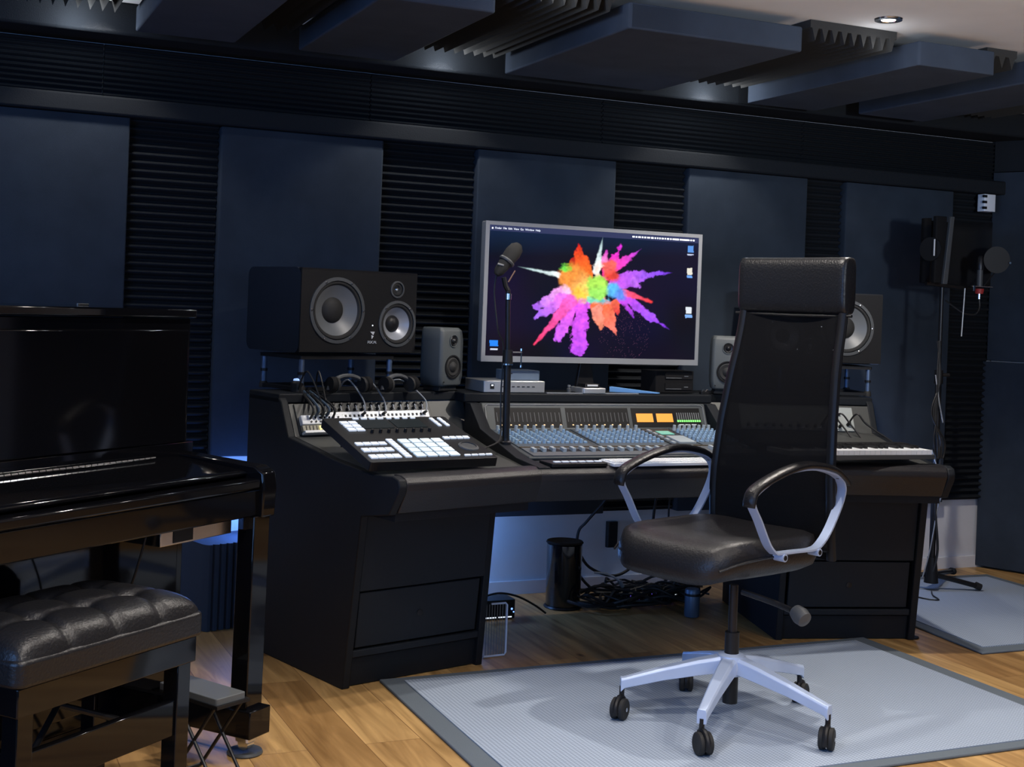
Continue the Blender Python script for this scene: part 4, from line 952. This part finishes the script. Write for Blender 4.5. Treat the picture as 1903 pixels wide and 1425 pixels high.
for k in range(n): m.cyl((XL+.1+k*(XR-.16-XL-.1)/n, .262, .768), (XL+.1+(k+.86)*(XR-.16-XL-.1)/n, .262, .768), .0035, .0035, 8)
m.build('fallboard_hinge', M_chrome, pn, smooth=True)
MB(TP).box(XL+.03, XR-.03, .0, .30, .630, .700).build('keybed', M_lacq, pn, bevel=.004)
MB(TP).box(XL+.05, XR-.055, -.006, .045, .700, .726).build('key_slip', M_lacq, pn, bevel=.006, seg=3)
for a, b in ((XR-.055, XR), (XL, XL+.05)):
    MB(TP).prism([(-.012, .625), (-.016, .70), (-.010, .742), (.02, .757), (.285, .772), (.30, .625)], a, b, 'x').build('cheek', M_lacq, pn, bevel=.005, seg=3)
for a, b in ((XR-.075, XR-.010), (XL+.012, XL+.08)):
    lg = MB(TP).prism([(.0, .12), (.055, .12), (.050, .63), (-.004, .63)], a, b, 'x').build('leg', M_lacq, pn, bevel=.003)
    MB(TP).box(a-.008, b+.012, -.020, .42, .052, .125).build('toe_block', M_lacq, lg, bevel=.003)
    cx_ = (a+b)/2
    MB(TP).lathe([(.016, -.014), (.016, .014)], (cx_, .022, .028), (1, 0, 0), 18).build('caster', M_chrome, lg, smooth=True)
    MB(TP).rbox(cx_-.022, cx_+.022, .0, .044, .036, .052, .006).build('caster_fork', M_chrome, lg)
MB(TP).box(XL, XR, .30, .62, .03, .10).build('bottom_board', M_lacq, pn)
cb = MB(TP).box(-.32, -.055, .05, .17, .585, .630).build('control_box', mat('satin_steel', (.62, .60, .58), .22, metal=1), pn, bevel=.002)
cb['label'] = 'silver control box under the keyboard'
MB(TP).box(-.275, -.205, .048, .051, .590, .627).build('display', M_bplast, cb)
MB(TP).tube([(-.335, .08, .62), (-.34, .10, .54), (-.335, .14, .45), (-.35, .2, .3), (-.36, .27, .2)], .003, 6, smooth_n=5).build('box_cable', M_cable, pn, smooth=True)
m = MB(TP)
for k in range(3): m.rbox(-.78+k*.06, -.745+k*.06, .20, .32, .045, .055, .006)
m.build('pedals', mat('brass', (.6, .45, .2), .3, metal=1), pn)
for k, cx_ in enumerate(((XR-.042),)):
    c = TP @ Vector((cx_, .025, 0))
    o = MB().lathe([(.045, .0005), (.047, .004), (.044, .010), (.030, .008), (.018, .0065)], c, seg=32).build('caster_cup', M_dgrey, smooth=True)
    tag(o, 'dark round caster cup under the front leg of the piano', 'caster cup')
# ================================================================== PIANO BENCH
bf = Vector((.572, 2.994, 0)); bx = (Vector((.572, 2.994, 0))-Vector((.181, 2.679, 0))).normalized()
TBn = frame(Vector((.60, 3.02, 0))-bx*.0, bx, Vector((-bx.y, bx.x, 0)))   # x toward the right end, y toward the piano
bn = thing('piano_bench', 'black piano bench with buttoned shiny leather seat in front of the piano', 'bench', tuple(TBn @ Vector((-.28, .17, 0))), math.atan2(bx.y, bx.x))
BW, BD, BZ = .54, .33, .470
def cush(u, v):
    x = -BW*(1-u); y = BD*v; cx_, cy_ = abs(u*2-1), abs(v*2-1)
    edge = min(1, (1-cx_**6))*min(1, (1-cy_**5)); h = .060*max(0, edge)**.42
    gx_, gy_ = u*4, v*3
    for bi in range(1, 4):
        for bj in range(0, 4):
            yv = bj; xv = bi+(0 if bj in (0, 3) else (.0))
            d2 = ((gx_-xv)**2+(gy_-yv)**2); h -= .020*math.exp(-d2*26)*(1 if bj not in (0, 3) else .5)
    # folds between buttons and running over the front edge
    fx_ = abs(gx_-round(gx_)); inner = 1 if .6 < gx_ < 3.4 else 0
    h -= .009*math.exp(-(fx_*11)**2)*inner
    if v > .02: 
        fy_ = abs(gy_-round(gy_)); h -= .006*math.exp(-(fy_*11)**2)*(1 if .4 < gy_ < 2.6 else 0)
    ox = .008*math.sin(math.pi*u)
    k_ = 1-.035*cy_**10; x = -BW/2+(x+BW/2)*k_; k_ = 1-.05*cx_**10; y = BD/2+(y-BD/2)*k_
    return Vector((x, y, BZ+.004+h))
m = MB(TBn); m.grid(cush, 96, 60)
cu2 = m.build('cushion', M_leather, bn, smooth=True, angle=180)
m = MB(TBn); m.rbox(-BW-.002, .002, -.002, BD+.002, BZ-.045, BZ+.010, .026, 6); m.build('cushion_side', M_leather, bn, bevel=.009, seg=4)
m = MB(TBn)
for i in range(1, 4):
    for j in (1, 2): MB(TBn).lathe([(.008, 0), (.006, .004), (.001, .005)], (-BW*(1-i/4), BD*j/3, BZ+.030), seg=12).build('button', M_leather, bn, smooth=True)
MB(TBn).box(-BW+.012, -.012, .012, BD-.012, BZ-.105, BZ-.046).build('apron', M_lacq, bn, bevel=.003)
for x in (-BW+.02, -.062):
    for y in (.02, BD-.062): MB(TBn).box(x, x+.042, y, y+.042, .0, BZ-.104).build('leg', M_lacq, bn, bevel=.002)
MB(TBn).box(-BW+.062, -.062, .026, .046, .205, .285).build('front_stretcher', M_lacq, bn, bevel=.002)
for x in (-BW+.030, -.052): MB(TBn).box(x, x+.02, .062, BD-.062, .205, .285).build('side_stretcher', M_lacq, bn, bevel=.002)
m = MB(TBn); sc_ = [(-BW*.5-.11, .13, .35), (-BW*.5+.10, .2, .25)]
m.tube([(-.40, .10, .255), (-.16, .22, .36)], .007, 8); m.tube([(-.40, .22, .36), (-.16, .10, .255)], .007, 8); m.build('lift_scissor', M_bmetal, bn)
# folding step beside the bench
fs_ = thing('folding_footstool', 'small folding black footstool with a grey top between bench and piano leg', 'footstool', (.73, 3.25, 0))
a0 = Vector((.64, 3.28, 0)); fx_ = Vector((.62, -.0, 0)).normalized()
TF = frame(Vector((.655, 3.275, 0)), Vector((.50, -.866, 0)), Vector((.866, .50, 0)))
MB(TF).rbox(-.13, .085, -.035, .060, .205, .222, .006).build('top', mat('pale_top', (.10, .11, .115), .6), fs_, bevel=.003)
MB(TF).box(-.122, .092, -.038, .068, .198, .206).build('rim', M_bplast, fs_)
for y in (-.03, .06):
    MB(TF).tube([(.075, y, .20), (-.07, y, .006)], .0045, 8).build('leg', M_bmetal, fs_); MB(TF).tube([(-.075, y, .20), (.085, y, .006)], .0045, 8).build('leg', M_bmetal, fs_)
MB(TF).tube([(.085, -.03, .006), (.085, .06, .006)], .0045, 8).build('cross_bar', M_bmetal, fs_)
MB(TF).tube([(-.07, -.03, .006), (-.07, .06, .006)], .0045, 8).build('cross_bar', M_bmetal, fs_)
# ================================================================== UNDER THE DESK
t = thing('waste_bin', 'tall shiny black cylindrical bin under the desk', 'bin', (2.37, 4.735, 0))
MB().lathe([(.001, .004), (.066, .004), (.070, .012), (.072, .255), (.066, .262), (.064, .262), (.066, .25), (.062, .02), (.001, .02)], (2.37, 4.735, 0), seg=40).build('body', mat('gloss_black', (.008, .008, .009), .12, coat=.6), t, smooth=True)
MB().lathe([(.072, .258), (.076, .262), (.072, .268), (.066, .264)], (2.37, 4.735, 0), seg=40).build('rim', M_bmatte, t, smooth=True)
MB().lathe([(.074, .0), (.078, .004), (.074, .010)], (2.37, 4.735, 0), seg=40).build('base_ring', M_bmetal, t, smooth=True)
t = thing('wire_rack', 'pale wire-framed rack standing beside the left pedestal', 'rack', (1.80, 4.12, 0))
m = MB(); m.tube([(1.765, 4.115, .004), (1.845, 4.123, .004), (1.852, 4.125, .012), (1.852, 4.125, .175), (1.845, 4.123, .182), (1.79, 4.12, .182)], .0035, 8)
m.build('frame', mat('pale_wire', (.55, .65, .85), .4), t, smooth=True)
m = MB()
for k in range(8): m.cyl((1.775+k*.010, 4.122, .006), (1.775+k*.010, 4.122, .18), .0012, .0012, 6)
m.build('grille_wires', M_grey, t)
t = thing('network_box', 'small dark box with lit white edge on the floor behind the left pedestal', 'electronics box', (2.03, 4.62, 0))
MB().rbox(1.95, 2.10, 4.60, 4.70, .004, .075, .006).build('case', M_bplast, t, bevel=.003)
m = MB(); m.box(1.965, 2.02, 4.598, 4.601, .008, .012); m.box(2.03, 2.085, 4.598, 4.601, .008, .012); m.build('light_strip', M_wled, t)
m = MB(); m.lathe([(.004, 0), (.004, .002), (.001, .002)], (2.085, 4.601, .040), (0, -1, 0), 10); m.lathe([(.003, 0), (.003, .002), (.001, .002)], (2.093, 4.601, .028), (0, -1, 0), 10); m.build('status_leds', M_blue, t)
t = thing('cable_tray_post', 'short blurred grey-blue cylinder on the floor under the chair seat', 'canister', (2.80, 4.45, 0))
MB().lathe([(.001, .002), (.028, .002), (.030, .006), (.030, .105), (.026, .112), (.001, .112)], (2.80, 4.45, 0), seg=26).build('body', mat('slate_cyl', (.08, .12, .18), .4, metal=.4), t, smooth=True)
MB().lathe([(.031, .085), (.032, .09), (.031, .095)], (2.80, 4.45, 0), seg=26).build('band', M_bmetal, t, smooth=True)
t = thing('power_strip', 'black power strip with faint violet lights among the cables', 'power strip', (2.78, 4.72, 0))
MB().rbox(2.62, 2.92, 4.70, 4.76, .003, .060, .006).build('case', M_bplast, t, bevel=.003)
m = MB()
for k in range(12): m.box(2.64+k*.02, 2.643+k*.02, 4.698, 4.701, .012, .048)
m.build('vents', mat('violet_led', (.1, .05, .3), .5, emit=(.12, .08, .6), es=.25), t)
MB().box(2.87, 2.895, 4.697, 4.701, .030, .036).build('switch', M_wled, t)
rnd = random.Random(5)
hp = MB()
for k in range(26):
    x0_ = 2.50+rnd.random()*.42; y0_ = 4.62+rnd.random()*.2; pts = []
    for j in range(8):
        an = j*1.05+rnd.random(); rr_ = .05+.07*rnd.random(); pts.append((x0_+rr_*1.7*math.cos(an), y0_+rr_*.7*math.sin(an), .012+.075*rnd.random()*(1 if rnd.random() > .3 else .3)))
    hp.tube(pts, .0045+.002*rnd.random(), 6, smooth_n=4)
hp = hp.build('cable_heap', M_cable, smooth=True); tag(hp, 'tangled heap of black cables on the floor under the desk', 'cables', kind='stuff')
for k, (pts, lb, rr_) in enumerate((
    ([(2.585, 4.66, .63), (2.57, 4.70, .50), (2.545, 4.74, .42), (2.50, 4.80, .33), (2.475, 4.83, .27), (2.47, 4.8, .12), (2.55, 4.75, .03)], 'black cable hanging down from the desk behind the bin', .006),
    ([(2.555, 4.74, .425), (2.62, 4.74, .425)], 'short black cable stub sticking out above the bin', .004),
    ([(2.78, 4.66, .62), (2.775, 4.72, .42), (2.79, 4.78, .25), (2.74, 4.80, .15), (2.64, 4.80, .10), (2.52, 4.80, .14), (2.46, 4.80, .22)], 'black cable curving from under the seat to the bin', .006),
    ([(2.83, 4.70, .60), (2.84, 4.72, .3), (2.85, 4.72, .09)], 'thin straight black cable hanging behind the seat', .004),
    ([(2.49, 4.70, .14), (2.54, 4.68, .135), (2.585, 4.66, .11), (2.60, 4.655, .085)], 'pale grey cable with plug beside the bin', .0045),
    ([(1.93, 4.58, .09), (2.0, 4.55, .115), (2.08, 4.55, .10), (2.16, 4.56, .06), (2.22, 4.58, .02)], 'thin dark cable arching over the small lit box', .004))):
    t = thing('power_cable', lb, 'cable', pts[-1]); MB().tube(pts, rr_, 8, smooth_n=6 if len(pts) > 2 else 0).build('lead', M_cablel if k == 4 else M_cable, t, smooth=True)
    if k == 4: MB().cyl(pts[-2], pts[-1], .010, .008, 10).build('plug', M_grey, t, smooth=True)
    if k == 2: MB().rbox(2.70, 2.75, 4.985, 5.010, .18, .29, .006).build('wall_plug', M_bplast, t)
# ================================================================== FAR MICROPHONE STAND
sx, sy_ = 4.105, 4.56
ms = thing('microphone_stand', 'tall black tripod microphone stand at the right behind the desk', 'microphone stand', (sx, sy_, 0))
MB().cyl((sx, sy_, .06), (sx, sy_, .98), .014).build('lower_tube', M_bmetal, ms, smooth=True)
MB().cyl((sx, sy_, .95), (sx, sy_, 1.37), .009).build('upper_tube', M_bmetal, ms, smooth=True)
MB().cyl((sx, sy_, .93), (sx, sy_, .99), .020, .018).build('clutch', M_bplast, ms, smooth=True)
MB().cyl((sx, sy_, .047), (sx, sy_, .16), .032, .020).build('hub', M_bplast, ms, smooth=True)
MB().tube([(sx, sy_, .97), (sx+.05, sy_-.01, .97)], .008, 8).build('knob', M_bplast, ms, smooth=True)
for e in ((4.325, 4.49), (4.66, 4.95), (3.86, 4.80)):
    d = Vector((e[0]-sx, e[1]-sy_, 0)); d *= min(1, .30/d.length) if e[0] < 4.5 else min(1, .44/d.length)
    q = Vector((sx, sy_, 0))+d
    lg = MB().tube([(sx, sy_, .085), (q.x, q.y, .030)], .011, 8).build('leg', M_bmetal, ms, smooth=True)
    MB().tube([(q.x-d.x*.1, q.y-d.y*.1, .038), (q.x, q.y, .0285)], .016, 10).build('rubber_foot', M_rub, lg, smooth=True)
bar = MB().tube([(sx-.10, sy_-.01, 1.372), (sx+.22, sy_-.02, 1.355)], .009, 8).build('mount_bar', M_bmetal, ms, smooth=True)
sh = thing('reflection_shield', 'dark curved reflection shield mounted on the far microphone stand', 'microphone shield', (4.17, 4.60, 1.37))
m = MB()
cx_, cy_ = 4.19, 4.52; pts = []
def shf(u, v):
    a = R(200-220*u); return Vector((cx_+.175*math.cos(a), cy_+.02+.15*abs(math.sin(a))*1.0, 1.375+.285*v))
m.grid(shf, 22, 6); o = m.build('curved_panel', M_bmatte, sh, smooth=True); s2 = o.modifiers.new('s', 'SOLIDIFY'); s2.thickness = .018
MB().rbox(3.985, 4.045, 4.475, 4.50, 1.375, 1.665, .006).build('left_edge', M_bmatte, sh, bevel=.003)
MB().prism([(4.05, 1.665), (4.072, 1.665), (4.045, 1.37), (4.020, 1.37)], 4.46, 4.475, 'y').build('side_rail', M_dgrey, sh, bevel=.002)
MB().lathe([(.050, 0), (.052, .004), (.052, .012), (.001, .012)], (3.985, 4.50, 1.52), (-1, -.3, 0), 28).build('left_disc', M_bmetal, sh, smooth=True)
m = MB(); m.rbox(3.967, 3.975, 4.465, 4.47, 1.49, 1.562, .003); m.build('bright_strip', M_print, sh)
sm = thing('studio_microphone', 'slim condenser microphone on the far stand below the pop filter', 'microphone', (4.23, 4.50, 1.36))
MB().cyl((4.235, 4.47, 1.365), (4.235, 4.47, 1.44), .013).build('body', M_dgrey, sm, smooth=True)
MB().lathe([(.016, 0), (.017, .01), (.015, .05), (.008, .062), (.001, .064)], (4.235, 4.47, 1.44), seg=20).build('grille', M_bmetal, sm, smooth=True)
MB().cyl((4.235, 4.47, 1.335), (4.235, 4.47, 1.357), .017, .020, 18).build('red_collar', M_red, sm, smooth=True)
MB().cyl((4.235, 4.47, 1.312), (4.235, 4.47, 1.335), .008).build('connector', M_chrome, sm, smooth=True)
m = MB(); m.tube([(4.18, 4.46, 1.366), (4.30, 4.46, 1.366)], .0035, 8); m.rbox(4.188, 4.20, 4.455, 4.46, 1.346, 1.37, .002); m.build('mount_clip', M_chrome, sm)
MB().tube([(4.235, 4.47, 1.315), (4.235, 4.465, 1.275), (4.21, 4.46, 1.245), (4.165, 4.46, 1.243), (4.13, 4.47, 1.255), (4.11, 4.54, 1.30)], .0035, 6, smooth_n=5).build('lead', M_cable, sm, smooth=True)
pf = thing('pop_filter', 'round grey mesh pop filter in front of the curved shield', 'pop filter', (4.29, 4.43, 1.45))
MB().lathe([(.001, -.001), (.056, -.001), (.056, .001), (.001, .001)], (4.29, 4.43, 1.487), (-.4, -1, 0), 32).build('mesh', mat('pop_mesh', (.05, .058, .065), .9), pf)
MB().lathe([(.055, -.003), (.059, -.003), (.059, .003), (.055, .003)], (4.29, 4.43, 1.487), (-.4, -1, 0), 32).build('rim', M_bplast, pf, smooth=True)
MB().tube([(4.29, 4.44, 1.43), (4.27, 4.45, 1.40), (4.25, 4.46, 1.37)], .003, 6).build('gooseneck', M_bmetal, pf)
MB().lathe([(.005, 0), (.005, .004), (.001, .004)], (4.338, 4.40, 1.475), (-.4, -1, 0), 10).build('clamp_screw', M_chrome, pf)
o = MB().cyl((4.115, 4.44, 1.145), (4.125, 4.44, 1.355), .0028, .0028, 8).build('metal_rod', M_silver); tag(o, 'thin bright vertical rod hanging from the far microphone mount', 'rod')
t = thing('hanging_cables', 'loops of black cable wound on the far microphone stand', 'cable', (4.08, 4.5, .7))
for k in range(4):
    m = MB(); m.tube([(sx-.02-.004*k, sy_-.02, 1.12), (sx-.035+.006*k, sy_-.03, .95), (sx-.03-.01*k, sy_-.03, .80), (sx-.045+.02*k, sy_-.035, .68), (sx-.02+.01*k, sy_-.03, .60), (sx-.004*k, sy_-.03, .70)], .0045, 6, smooth_n=6); m.build('cable_loop', M_cable, t, smooth=True)
m = MB(); m.tube([(sx-.045, sy_-.03, .97), (sx-.02, sy_-.032, .85), (sx+.005, sy_-.032, .76)], .003, 6, smooth_n=4); m.build('pale_lead', M_cablel, t, smooth=True)
m = MB(); m.tube([(sx-.05, sy_-.03, .64), (sx-.03, sy_-.05, .56), (sx+.0, sy_-.08, .50), (sx-.0, sy_-.03, .40), (sx-.02, sy_-.01, .2), (sx-.05, sy_-.0, .07)], .003, 6, smooth_n=5); m.build('pale_lead', M_cablel, t, smooth=True)
m = MB(); m.tube([(sx+.01, sy_-.02, .60), (sx-.01, sy_-.02, .4), (sx+.012, sy_-.02, .2), (sx-.01, sy_-.02, .1)], .006, 6, smooth_n=5); m.build('thick_lead', M_cable, t, smooth=True)
fl_ = thing('floor_cable', 'thin black cable lying on the second rug at the foot of the microphone stand', 'cable', (4.0, 4.4, .012))
MB().tube([(sx-.04, sy_-.05, .02), (4.02, 4.45, .017), (3.99, 4.38, .016), (3.95, 4.40, .016), (3.93, 4.46, .016)], .003, 6, smooth_n=5).build('lead', M_cable, fl_, smooth=True)
